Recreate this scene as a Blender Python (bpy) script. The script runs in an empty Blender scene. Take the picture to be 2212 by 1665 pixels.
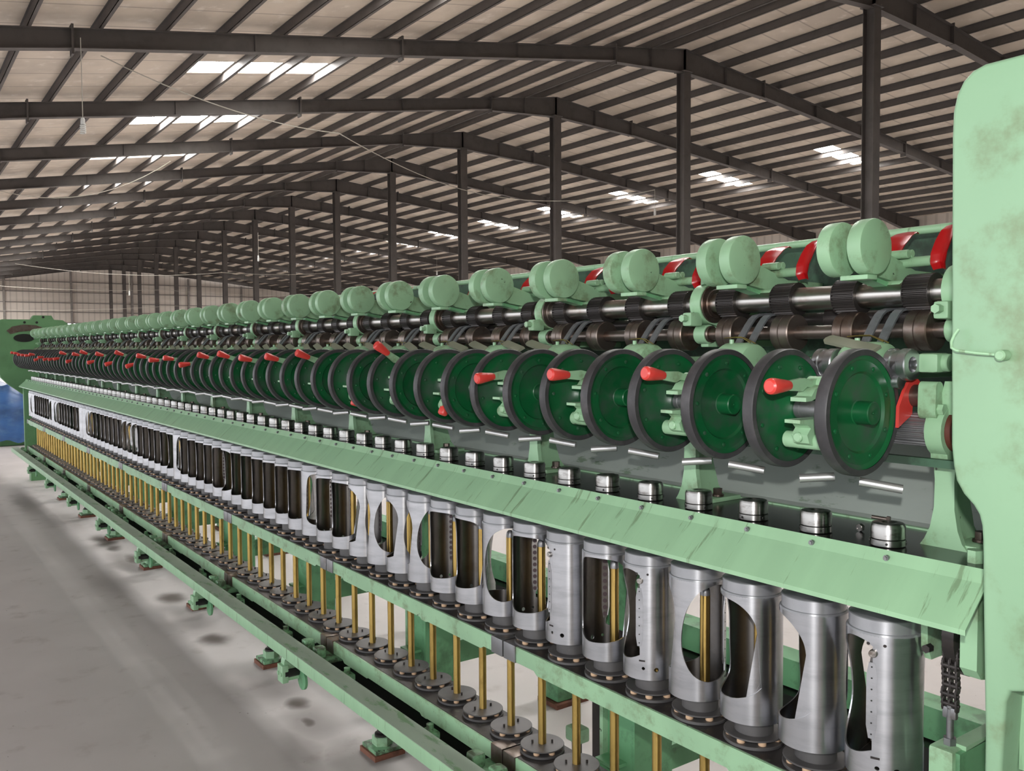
import bpy, bmesh, math, random
from math import pi, sin, cos, radians
from mathutils import Vector, Matrix
random.seed(7)
SC = bpy.context.scene
COL = SC.collection

# ------------------------------------------------------------------ camera
cam_d = bpy.data.cameras.new('camera')
cam = bpy.data.objects.new('camera', cam_d)
COL.objects.link(cam)
CAMZ = 1.587
Rw = Vector((0.58483, 0.81113, -0.006423)).normalized()
Fw = Vector((-0.81048, 0.58401, -0.045338)).normalized()
Uw = Rw.cross(Fw).normalized()
cam.matrix_world = Matrix(((Rw.x, Uw.x, -Fw.x, 0), (Rw.y, Uw.y, -Fw.y, 0), (Rw.z, Uw.z, -Fw.z, CAMZ), (0, 0, 0, 1)))
cam_d.sensor_width = 36.0
cam_d.lens = 30.92
cam_d.clip_start = 0.05
cam_d.clip_end = 400
SC.camera = cam

# ------------------------------------------------------------------ light
SC.view_settings.view_transform = 'Standard'
SC.view_settings.look = 'None'
SC.view_settings.gamma = 1
SC.view_settings.exposure = 0.0
SC.view_settings.use_curve_mapping = False
SKY = 2.6
world = bpy.data.worlds.new('sky')
SC.world = world
world.use_nodes = True
bg = world.node_tree.nodes['Background']
bg.inputs[0].default_value = (0.93, 0.96, 1.0, 1)
bg.inputs[1].default_value = SKY
SKYLIGHT = 60.0

def lamp(name, kind, loc, power, size=0.1, color=(1, 1, 1)):
    l = bpy.data.lights.new(name, kind)
    l.energy = power
    l.color = color
    if kind == 'POINT':
        l.shadow_soft_size = size
    o = bpy.data.objects.new(name, l)
    o.location = loc
    COL.objects.link(o)
    return o
# the camera's own flash, a hand's breadth above the lens
FL = lamp('camera_flash', 'SPOT', (0.02, -0.01, CAMZ + 0.16), 88, 0.02, (1.0, 0.98, 0.95))
FL.data.shadow_soft_size = 0.018
FL.data.spot_size = radians(112)
FL.data.spot_blend = 0.7
FL.rotation_euler = (Matrix(((Rw.x, Uw.x, -Fw.x), (Rw.y, Uw.y, -Fw.y), (Rw.z, Uw.z, -Fw.z)))).to_euler()

# ------------------------------------------------------------------ materials
MATS = {}
def newmat(name):
    m = bpy.data.materials.new(name)
    m.use_nodes = True
    MATS[name] = m
    nt = m.node_tree
    return m, nt, nt.nodes['Principled BSDF']

def mixrgb(nt, a, b, fac, mode='MIX'):
    n = nt.nodes.new('ShaderNodeMix')
    n.data_type = 'RGBA'
    n.blend_type = mode
    for s, v in ((n.inputs['Factor'], fac), (n.inputs[6], a), (n.inputs[7], b)):
        if isinstance(v, (int, float)):
            s.default_value = v
        elif isinstance(v, tuple):
            s.default_value = (*v, 1) if len(v) == 3 else v
        else:
            nt.links.new(v, s)
    return n.outputs[2]

def coords(nt, scale=(1, 1, 1), rand=True):
    tc = nt.nodes.new('ShaderNodeTexCoord')
    mp = nt.nodes.new('ShaderNodeMapping')
    mp.inputs['Scale'].default_value = scale
    nt.links.new(tc.outputs['Object'], mp.inputs[0])
    if rand:
        oi = nt.nodes.new('ShaderNodeObjectInfo')
        mu = nt.nodes.new('ShaderNodeMath'); mu.operation = 'MULTIPLY'; mu.inputs[1].default_value = 37.0
        nt.links.new(oi.outputs['Random'], mu.inputs[0])
        cb = nt.nodes.new('ShaderNodeCombineXYZ')
        for i in range(3):
            nt.links.new(mu.outputs[0], cb.inputs[i])
        nt.links.new(cb.outputs[0], mp.inputs['Location'])
    return mp.outputs[0]

def noise(nt, vec, scale, detail=4, lo=0.4, hi=0.6, rough=0.55):
    n = nt.nodes.new('ShaderNodeTexNoise')
    n.inputs['Scale'].default_value = scale
    n.inputs['Detail'].default_value = detail
    n.inputs['Roughness'].default_value = rough
    nt.links.new(vec, n.inputs['Vector'])
    r = nt.nodes.new('ShaderNodeMapRange')
    r.inputs[1].default_value = lo
    r.inputs[2].default_value = hi
    r.interpolation_type = 'SMOOTHSTEP'
    nt.links.new(n.outputs[0], r.inputs[0])
    return r.outputs[0]

def surf(name, col, rough=0.5, metal=0.0, dirt=None, dirt_amt=0.5, dscale=18, lo=0.5, hi=0.7, var=0.12, stretch=(1, 1, 1),
         bump=0.0, bscale=60, chips=None, coat=0.0, chip_lo=0.68, rand=True, aniso=None):
    m, nt, b = newmat(name)
    v = coords(nt, stretch, rand)
    dark = tuple(c * (1 - var) for c in col)
    c = mixrgb(nt, col, dark, noise(nt, v, dscale * 0.35, 3, 0.35, 0.65))
    if dirt:
        f = nt.nodes.new('ShaderNodeMath'); f.operation = 'MULTIPLY'; f.inputs[1].default_value = dirt_amt
        nt.links.new(noise(nt, v, dscale, 6, lo, hi, 0.65), f.inputs[0])
        c = mixrgb(nt, c, dirt, f.outputs[0])
    if chips:
        c = mixrgb(nt, c, chips, noise(nt, v, dscale * 2.2, 5, chip_lo, chip_lo + 0.02, 0.6))
    nt.links.new(c, b.inputs['Base Color'])
    b.inputs['Roughness'].default_value = rough
    b.inputs['Metallic'].default_value = metal
    if coat:
        b.inputs['Coat Weight'].default_value = coat
        b.inputs['Coat Roughness'].default_value = 0.25
    if aniso:
        tg = nt.nodes.new('ShaderNodeTangent'); tg.direction_type = 'RADIAL'; tg.axis = aniso
        nt.links.new(tg.outputs[0], b.inputs['Tangent'])
        b.inputs['Anisotropic'].default_value = 0.8
        b.inputs['Anisotropic Rotation'].default_value = 0.25
    if bump:
        bn = nt.nodes.new('ShaderNodeBump')
        bn.inputs['Strength'].default_value = bump
        bn.inputs['Distance'].default_value = 0.002
        n = nt.nodes.new('ShaderNodeTexNoise'); n.inputs['Scale'].default_value = bscale; n.inputs['Detail'].default_value = 3
        nt.links.new(v, n.inputs['Vector'])
        nt.links.new(n.outputs[0], bn.inputs['Height'])
        nt.links.new(bn.outputs[0], b.inputs['Normal'])
    return m

G = (0.30, 0.50, 0.305)
GREEN = surf('pale_green_paint', G, 0.40, 0, (0.14, 0.17, 0.09), 0.7, 16, 0.50, 0.70, 0.14, chips=(0.05, 0.06, 0.04), chip_lo=0.70, bump=0.25, bscale=45)
GREEN_SMOOTH = surf('pale_green_sheet_paint', G, 0.33, 0, (0.12, 0.17, 0.09), 0.6, 9, 0.585, 0.66, 0.08, stretch=(5, .5, .5), rand=False, bump=0.1, bscale=20)
GREEN_DUSTY = surf('dusty_green_paint', (0.40, 0.50, 0.40), 0.6, 0, (0.17, 0.33, 0.16), 0.8, 11, 0.54, 0.64, 0.12, stretch=(0.7, 2, 1))
GREEN_OLD = surf('grimy_green_paint', (0.20, 0.40, 0.22), 0.5, 0, (0.05, 0.06, 0.035), 0.9, 22, 0.44, 0.60, 0.2, chips=(0.02, 0.02, 0.015), chip_lo=0.66)
GREEN_BACK = surf('darker_green_set_back', (0.16, 0.40, 0.20), 0.5, 0, (0.05, 0.10, 0.05), 0.6, 12, 0.48, 0.70, 0.15)  # darker tone of the green on back and underside parts
GREEN_DARK = surf('shade_darkened_green_paint', (0.05, 0.12, 0.07), 0.6, 0, (0.01, 0.015, 0.01), 0.7, 10, 0.45, 0.6, 0.3)  # green with the deep shade put into its colour
GREEN_FAR = surf('far_end_darker_green', (0.12, 0.27, 0.12), 0.5, 0, (0.06, 0.13, 0.05), 0.4, 5, 0.5, 0.75, 0.15)  # darker tone of the machine green for the far end
WHEEL = surf('dark_green_enamel', (0.004, 0.095, 0.028), 0.36, 0, (0.04, 0.06, 0.048), 0.75, 14, 0.42, 0.68, 0.3, chips=(0.12, 0.16, 0.13), chip_lo=0.75)
RUBBER = surf('grey_black_rubber', (0.042, 0.040, 0.043), 0.5, 0, (0.13, 0.12, 0.125), 0.4, 24, 0.45, 0.8, 0.25)
ALU = surf('brushed_aluminium', (0.52, 0.52, 0.54), 0.30, 0.96, (0.30, 0.30, 0.315), 0.55, 7, 0.42, 0.72, 0.16, stretch=(1, 1, 5), bump=0.04, bscale=40, aniso='Z')
ALU_IN = surf('darker_aluminium_inside', (0.17, 0.16, 0.155), 0.32, 0.95, (0.08, 0.065, 0.05), 0.5, 10, 0.45, 0.7, 0.2, aniso='Z')  # aluminium in a darker tone for the inside of the tubes
STEEL = surf('polished_steel', (0.45, 0.43, 0.41), 0.32, 1.0, (0.22, 0.15, 0.10), 0.6, 10, 0.48, 0.68, 0.15, aniso='X')
ALU_LID = surf('turned_aluminium_lid', (0.42, 0.42, 0.44), 0.42, 0.7, (0.25, 0.25, 0.26), 0.4, 9, 0.45, 0.72, 0.15, aniso='Z')
STEEL_CAP = surf('turned_steel', (0.44, 0.43, 0.415), 0.30, 1.0, (0.10, 0.08, 0.07), 0.6, 26, 0.50, 0.68, 0.15, stretch=(1, 1, 3), aniso='Z')
STEEL_DULL = surf('dull_grey_steel', (0.30, 0.30, 0.31), 0.45, 0.85, (0.12, 0.08, 0.06), 0.5, 20, 0.5, 0.7, 0.2)
STRIP = surf('grey_spring_strip', (0.22, 0.235, 0.25), 0.42, 0.6, (0.10, 0.10, 0.10), 0.4, 40, 0.5, 0.7, 0.15)
BROWNSTEEL = surf('brown_rusty_steel', (0.20, 0.165, 0.145), 0.36, 0.85, (0.10, 0.055, 0.035), 0.6, 14, 0.45, 0.65, 0.25)
BLACKSTEEL = surf('blackened_fluted_steel', (0.055, 0.048, 0.046), 0.36, 0.6, (0.10, 0.07, 0.05), 0.3, 20, 0.55, 0.7, 0.2)
IRON = surf('grey_iron_disc', (0.125, 0.120, 0.120), 0.5, 0.5, (0.15, 0.14, 0.13), 0.4, 34, 0.6, 0.72, 0.2)
BLACKOIL = surf('oily_black_plate', (0.010, 0.009, 0.009), 0.22, 0.0, (0.06, 0.055, 0.05), 0.5, 40, 0.62, 0.7, 0.2)
RAILTOP = surf('greasy_black_rail_top', (0.03, 0.026, 0.026), 0.45, 0.2, (0.10, 0.11, 0.08), 0.6, 30, 0.55, 0.68, 0.2)
BRASS = surf('dull_brass', (0.56, 0.38, 0.12), 0.34, 0.95, (0.22, 0.13, 0.04), 0.5, 16, 0.45, 0.7, 0.15, stretch=(1, 1, 0.5), aniso='Z')
ROD = surf('plain_bright_steel_rod', (0.62, 0.61, 0.61), 0.38, 0.8)
HOLEP = surf('dark_purple_hole', (0.06, 0.035, 0.04), 0.6)
GOLD = surf('brass_wire', (0.65, 0.5, 0.18), 0.3, 1.0)
CORK = surf('pale_felt_pad', (0.62, 0.42, 0.27), 0.8)
RED = surf('bright_red_plastic', (0.66, 0.055, 0.045), 0.35, 0, (0.45, 0.03, 0.02), 0.4, 20, 0.5, 0.8, 0.08)
REDD = surf('deep_red_enamel', (0.42, 0.006, 0.008), 0.3, 0, (0.2, 0.01, 0.01), 0.4, 14, 0.5, 0.8, 0.1)
REDB = surf('red_brown_primer', (0.10, 0.025, 0.015), 0.5)
WOODPAD = surf('brown_wooden_packing', (0.19, 0.075, 0.045), 0.8, 0, (0.07, 0.03, 0.02), 0.6, 30, 0.45, 0.65)
BLACK = surf('plain_black', (0.008, 0.008, 0.007), 0.4)  # plain black, also used for holes and the shaded gap below the girder
TRAY = surf('grey_dusty_tray_sheet', (0.36, 0.40, 0.37), 0.6, 0, (0.10, 0.17, 0.09), 0.7, 9, 0.6, 0.68, 0.12, stretch=(1, 2.2, 2.2))
OLIVE = surf('olive_grey_lever', (0.24, 0.25, 0.18), 0.5, 0.2)
BEAM = surf('dark_grey_steel_paint', (0.10, 0.088, 0.082), 0.7, 0, (0.05, 0.045, 0.04), 0.4, 2.5, 0.45, 0.7, 0.1, rand=False)
GIRT = surf('grey_wall_steel_paint', (0.25, 0.225, 0.21), 0.7)
TARP = surf('blue_tarpaulin', (0.035, 0.12, 0.33), 0.4, 0, (0.10, 0.20, 0.36), 0.5, 5, 0.45, 0.75, 0.5, stretch=(1, 1, 2))
WHITE = surf('white_lamp_plastic', (0.75, 0.75, 0.72), 0.5)
CABLE = surf('pale_cable_sheath', (0.45, 0.42, 0.36), 0.6)
BLUEP = surf('blue_grey_painted_disc', (0.10, 0.16, 0.27), 0.4)

def ceiling_mat():
    m, nt, b = newmat('foil_faced_roof_insulation')
    tc = nt.nodes.new('ShaderNodeTexCoord')
    v = tc.outputs['Object']
    c = mixrgb(nt, (0.62, 0.535, 0.44), (0.50, 0.43, 0.355), noise(nt, v, 0.7, 4, 0.35, 0.65))
    c = mixrgb(nt, c, (0.68, 0.61, 0.53), noise(nt, v, 3.0, 5, 0.55, 0.75))
    # lap seams of the blanket rolls every 1.2 m along the building
    w = nt.nodes.new('ShaderNodeTexWave'); w.wave_type = 'BANDS'; w.bands_direction = 'X'; w.wave_profile = 'SIN'
    w.inputs['Scale'].default_value = 2 * pi / 20 / 1.2
    w.inputs['Distortion'].default_value = 0.25; w.inputs['Detail Scale'].default_value = 0.6
    nt.links.new(v, w.inputs['Vector'])
    r = nt.nodes.new('ShaderNodeMapRange'); r.inputs[1].default_value = 0.992; r.inputs[2].default_value = 0.999
    nt.links.new(w.outputs['Fac'], r.inputs[0])
    f = nt.nodes.new('ShaderNodeMath'); f.operation = 'MULTIPLY'; f.inputs[1].default_value = 0.6
    nt.links.new(r.outputs[0], f.inputs[0])
    c = mixrgb(nt, c, (0.22, 0.18, 0.15), f.outputs[0])
    nt.links.new(c, b.inputs['Base Color'])
    b.inputs['Roughness'].default_value = 0.6
    return m
CEIL = ceiling_mat()

def wall_mat():
    m, nt, b = newmat('ribbed_cladding')
    tc = nt.nodes.new('ShaderNodeTexCoord')
    w = nt.nodes.new('ShaderNodeTexWave'); w.wave_type = 'BANDS'; w.bands_direction = 'DIAGONAL'
    mp = nt.nodes.new('ShaderNodeMapping'); mp.inputs['Scale'].default_value = (1, 1, 0)
    nt.links.new(tc.outputs['Object'], mp.inputs[0]); nt.links.new(mp.outputs[0], w.inputs['Vector'])
    w.inputs['Scale'].default_value = 1.15
    r = nt.nodes.new('ShaderNodeMapRange'); r.inputs[1].default_value = 0.75; r.inputs[2].default_value = 0.95
    nt.links.new(w.outputs['Fac'], r.inputs[0])
    c = mixrgb(nt, (0.62, 0.56, 0.50), (0.50, 0.45, 0.40), r.outputs[0])
    nt.links.new(c, b.inputs['Base Color'])
    b.inputs['Roughness'].default_value = 0.6
    return m
WALL = wall_mat()

def emit_mat(name, col, s):
    m, nt, b = newmat(name)
    b.inputs['Base Color'].default_value = (0.8, 0.8, 0.8, 1)
    b.inputs['Emission Color'].default_value = (*col, 1)
    b.inputs['Emission Strength'].default_value = s
    return m
SKYL = emit_mat('translucent_skylight_sheet', (1.0, 0.985, 0.96), SKYLIGHT)

# oil spots: x, y, radius along x, radius across, darkness
STAINS = [(-4.787, 1.442, .12, .075, .95), (-5.747, 1.455, .12, .08, .95), (-3.69, 1.444, .08, .05, .95), (-3.99, 1.40, .26, .16, .5),
          (-3.45, 1.43, .22, .13, .5), (-3.476, 1.434, .07, .04, .9), (-3.26, 1.33, .22, .09, .5), (-7.80, 1.474, .26, .08, .95), (-7.48, 1.477, .13, .05, .85),
          (-6.87, 1.445, .36, .10, .55), (-6.98, 1.52, .18, .07, .9), (-3.05, 1.46, .26, .13, .55), (-5.2, 1.40, .30, .14, .4), (-8.9, 1.35, .5, .14, .45), (-10.2, 1.2, .7, .12, .5),
          (-12.5, 1.0, .9, .2, .55), (-6.3, 1.25, .4, .12, .3)]
def floor_mat():
    m, nt, b = newmat('concrete_floor')
    tc = nt.nodes.new('ShaderNodeTexCoord')
    v = tc.outputs['Object']
    c = mixrgb(nt, (0.58, 0.54, 0.525), (0.51, 0.475, 0.46), noise(nt, v, 1.1, 5, 0.3, 0.7))
    c = mixrgb(nt, c, (0.40, 0.36, 0.34), noise(nt, v, 5.5, 8, 0.56, 0.80))
    c = mixrgb(nt, c, (0.18, 0.15, 0.13), noise(nt, v, 45, 2, 0.74, 0.78))
    nv = nt.nodes.new('ShaderNodeTexNoise'); nv.inputs['Scale'].default_value = 3.5; nv.inputs['Detail'].default_value = 3
    nt.links.new(v, nv.inputs['Vector'])
    sc = nt.nodes.new('ShaderNodeVectorMath'); sc.operation = 'SCALE'; sc.inputs[3].default_value = 0.16
    nt.links.new(nv.outputs['Color'], sc.inputs[0])
    ad = nt.nodes.new('ShaderNodeVectorMath'); ad.operation = 'ADD'
    nt.links.new(v, ad.inputs[0]); nt.links.new(sc.outputs[0], ad.inputs[1])
    last = None
    for x, y, rx, ry, d in STAINS:
        mp = nt.nodes.new('ShaderNodeMapping'); mp.vector_type = 'TEXTURE'
        mp.inputs['Location'].default_value = (x + .08, y + .08, 0); mp.inputs['Scale'].default_value = (rx * 1.7, ry * 1.7, 1000)
        nt.links.new(ad.outputs[0], mp.inputs[0])
        ln = nt.nodes.new('ShaderNodeVectorMath'); ln.operation = 'LENGTH'
        nt.links.new(mp.outputs[0], ln.inputs[0])
        r = nt.nodes.new('ShaderNodeMapRange'); r.inputs[1].default_value = 1.0; r.inputs[2].default_value = 0.05
        r.inputs[3].default_value = 0; r.inputs[4].default_value = d
        r.interpolation_type = 'SMOOTHERSTEP'
        nt.links.new(ln.outputs['Value'], r.inputs[0])
        if last is None:
            last = r.outputs[0]
        else:
            mx = nt.nodes.new('ShaderNodeMath'); mx.operation = 'MAXIMUM'
            nt.links.new(last, mx.inputs[0]); nt.links.new(r.outputs[0], mx.inputs[1])
            last = mx.outputs[0]
    c = mixrgb(nt, c, (0.07, 0.05, 0.04), last)
    nt.links.new(c, b.inputs['Base Color'])
    b.inputs['Roughness'].default_value = 0.55
    return m
FLOOR = floor_mat()

# ------------------------------------------------------------------ mesh helpers
class MB:
    def __init__(s):
        s.v = []; s.f = []
    def add(s, vs, fs):
        o = len(s.v)
        s.v += [tuple(p) for p in vs]
        s.f += [tuple(o + i for i in f) for f in fs]
        return s
    def box(s, x0, x1, y0, y1, z0, z1, ch=0.0):
        x0, x1 = min(x0, x1), max(x0, x1); y0, y1 = min(y0, y1), max(y0, y1); z0, z1 = min(z0, z1), max(z0, z1)
        if ch <= 0:
            vs = [(x, y, z) for z in (z0, z1) for y in (y0, y1) for x in (x0, x1)]
            return s.add(vs, [(0, 2, 3, 1), (4, 5, 7, 6), (0, 1, 5, 4), (2, 6, 7, 3), (0, 4, 6, 2), (1, 3, 7, 5)])
        bm = bmesh.new()
        bmesh.ops.create_cube(bm, size=1)
        for v in bm.verts:
            v.co = Vector(((x0 + x1) / 2 + v.co.x * (x1 - x0), (y0 + y1) / 2 + v.co.y * (y1 - y0), (z0 + z1) / 2 + v.co.z * (z1 - z0)))
        ch = min(ch, 0.45 * min(x1 - x0, y1 - y0, z1 - z0))
        bmesh.ops.bevel(bm, geom=list(bm.edges), offset=ch, segments=2, affect='EDGES', profile=0.6)
        bm.verts.index_update()
        s.add([v.co[:] for v in bm.verts], [[v.index for v in f.verts] for f in bm.faces])
        bm.free()
        return s
    def lathe(s, prof, axis='z', c=(0, 0, 0), seg=32):
        # prof: list of (radius, height); closed at ends where radius is 0
        vs = []; rings = []
        for r, h in prof:
            if r <= 1e-9:
                rings.append([len(vs)]); vs.append((0, 0, h))
            else:
                rings.append(list(range(len(vs), len(vs) + seg)))
                vs += [(r * cos(2 * pi * i / seg), r * sin(2 * pi * i / seg), h) for i in range(seg)]
        fs = []
        for a, b in zip(rings, rings[1:]):
            for i in range(seg):
                j = (i + 1) % seg
                if len(a) == 1 and len(b) == 1: continue
                if len(a) == 1: fs.append((a[0], b[j], b[i]))
                elif len(b) == 1: fs.append((a[i], a[j], b[0]))
                else: fs.append((a[i], a[j], b[j], b[i]))
        def mp(p):
            x, y, z = p
            if axis == 'x': x, y, z = z, x, y
            elif axis == 'y': x, y, z = y, z, x
            return (x + c[0], y + c[1], z + c[2])
        return s.add([mp(p) for p in vs], fs)
    def cyl(s, axis, c, r, h0, h1, seg=24, ch=0.0):
        if ch:
            pr = [(0, h0), (r - ch, h0), (r, h0 + ch), (r, h1 - ch), (r - ch, h1), (0, h1)]
        else:
            pr = [(0, h0), (r, h0), (r, h1), (0, h1)]
        return s.lathe(pr, axis, c, seg)
    def ring(s, axis, c, ri, ro, h0, h1, seg=32, ch=0.0):
        pr = [(ri, h0), (ro - ch, h0), (ro, h0 + ch), (ro, h1 - ch), (ro - ch, h1), (ri, h1), (ri, h0)] if ch else [(ri, h0), (ro, h0), (ro, h1), (ri, h1), (ri, h0)]
        return s.lathe(pr, axis, c, seg)
    def prism(s, poly, axis, a, b):
        # poly in the plane across axis; x: (y,z)  y: (x,z)  z: (x,y)
        n = len(poly)
        def P(u, v, t):
            return (t, u, v) if axis == 'x' else (u, t, v) if axis == 'y' else (u, v, t)
        vs = [P(u, v, a) for u, v in poly] + [P(u, v, b) for u, v in poly]
        fs = [tuple(range(n)), tuple(range(2 * n - 1, n - 1, -1))] + [(i, i + n, (i + 1) % n + n, (i + 1) % n) for i in range(n)]
        return s.add(vs, fs)
    def tube(s, pts, r, seg=10, r2=None):
        pts = [Vector(p) for p in pts]
        n = len(pts); vs = []
        up = None
        for i, p in enumerate(pts):
            d = (pts[min(i + 1, n - 1)] - pts[max(i - 1, 0)]).normalized()
            if up is None:
                up = Vector((0, 0, 1)) if abs(d.z) < 0.9 else Vector((1, 0, 0))
            a = d.cross(up)
            if a.length < 1e-6: a = d.cross(Vector((0, 1, 0)))
            a.normalize(); b = d.cross(a).normalized(); up = -b if (-b).dot(up) > 0 else b
            rr = r if r2 is None else r + (r2 - r) * i / (n - 1)
            vs += [p + a * rr * cos(2 * pi * k / seg) + b * rr * sin(2 * pi * k / seg) for k in range(seg)]
        fs = [(i * seg + k, i * seg + (k + 1) % seg, (i + 1) * seg + (k + 1) % seg, (i + 1) * seg + k) for i in range(n - 1) for k in range(seg)]
        fs += [tuple(range(seg)), tuple(range((n - 1) * seg + seg - 1, (n - 1) * seg - 1, -1))]
        return s.add(vs, fs)
    def strip(s, pts, w, t):
        # flat bar following pts (in the y-z plane, given as x,y,z), width w along x, thickness t
        pts = [Vector(p) for p in pts]; n = len(pts); vs = []
        for i, p in enumerate(pts):
            d = (pts[min(i + 1, n - 1)] - pts[max(i - 1, 0)]).normalized()
            nrm = d.cross(Vector((1, 0, 0))).normalized() * t / 2
            for sx, sn in ((-1, -1), (1, -1), (1, 1), (-1, 1)):
                vs.append(p + Vector((sx * w / 2, 0, 0)) + nrm * sn)
        fs = [(i * 4 + k, i * 4 + (k + 1) % 4, (i + 1) * 4 + (k + 1) % 4, (i + 1) * 4 + k) for i in range(n - 1) for k in range(4)]
        fs += [(0, 1, 2, 3), ((n - 1) * 4 + 3, (n - 1) * 4 + 2, (n - 1) * 4 + 1, (n - 1) * 4)]
        return s.add(vs, fs)
    def hexa(s, axis, c, r, h0, h1):
        return s.cyl(axis, c, r, h0, h1, 6)
    def mesh(s, name, mat, sharp=35):
        me = bpy.data.meshes.new(name)
        me.from_pydata(s.v, [], s.f)
        bm = bmesh.new(); bm.from_mesh(me)
        bmesh.ops.recalc_face_normals(bm, faces=bm.faces)
        bm.to_mesh(me); bm.free()
        for p in me.polygons: p.use_smooth = True
        me.set_sharp_from_angle(angle=radians(sharp))
        me.materials.append(mat)
        return me

def obj(name, mb, mat, parent=None, loc=None, sharp=35):
    me = mb if isinstance(mb, bpy.types.Mesh) else mb.mesh(name, mat, sharp)
    o = bpy.data.objects.new(name, me)
    COL.objects.link(o)
    if parent: o.parent = parent
    if loc: o.location = loc
    return o
def tag(o, label, cat, group=None):
    o['label'] = label; o['category'] = cat
    if group: o['group'] = group
    return o
def thing(name, label, cat, loc=(0, 0, 0), group=None):
    o = bpy.data.objects.new(name, None); COL.objects.link(o)
    o.location = loc; o.empty_display_size = 0.05
    return tag(o, label, cat, group)
def struct(name, mb, mat):
    o = obj(name, mb, mat); o['kind'] = 'structure'
    return o
KIDS = {}
def dup(root, loc, label, rotz=None, keep=None):
    r = root.copy(); COL.objects.link(r); r.location = loc
    if rotz is not None: r.rotation_euler[2] = rotz
    r['label'] = label
    for ch in KIDS[root.name]:
        if keep and not keep(ch): continue
        c = ch.copy(); COL.objects.link(c); c.parent = r
        for g in KIDS.get(ch.name, []):
            if keep and not keep(g): continue
            d = g.copy(); COL.objects.link(d); d.parent = c
    return r
def reg(root):
    for o in [root] + list(root.children_recursive):
        KIDS[o.name] = list(o.children)
    return root
ONES = ['', 'first', 'second', 'third', 'fourth', 'fifth', 'sixth', 'seventh', 'eighth', 'ninth', 'tenth', 'eleventh', 'twelfth', 'thirteenth',
        'fourteenth', 'fifteenth', 'sixteenth', 'seventeenth', 'eighteenth', 'nineteenth']
TENS = {2: ('twentieth', 'twenty'), 3: ('thirtieth', 'thirty'), 4: ('fortieth', 'forty'), 5: ('fiftieth', 'fifty'), 6: ('sixtieth', 'sixty'), 7: ('seventieth', 'seventy')}
def nth(i):
    if i < 20: return ONES[i]
    t, o = divmod(i, 10)
    return TENS[t][0] if o == 0 else TENS[t][1] + '-' + ONES[o]

# ------------------------------------------------------------------ layout numbers
P = 0.15
N = 72
X0 = -0.8785
def xn(n): return X0 - P * n
YS = 1.465
XE = xn(N) + 0.02          # far end of the machine
XA = -0.66                 # near end, at the gear housing

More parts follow.
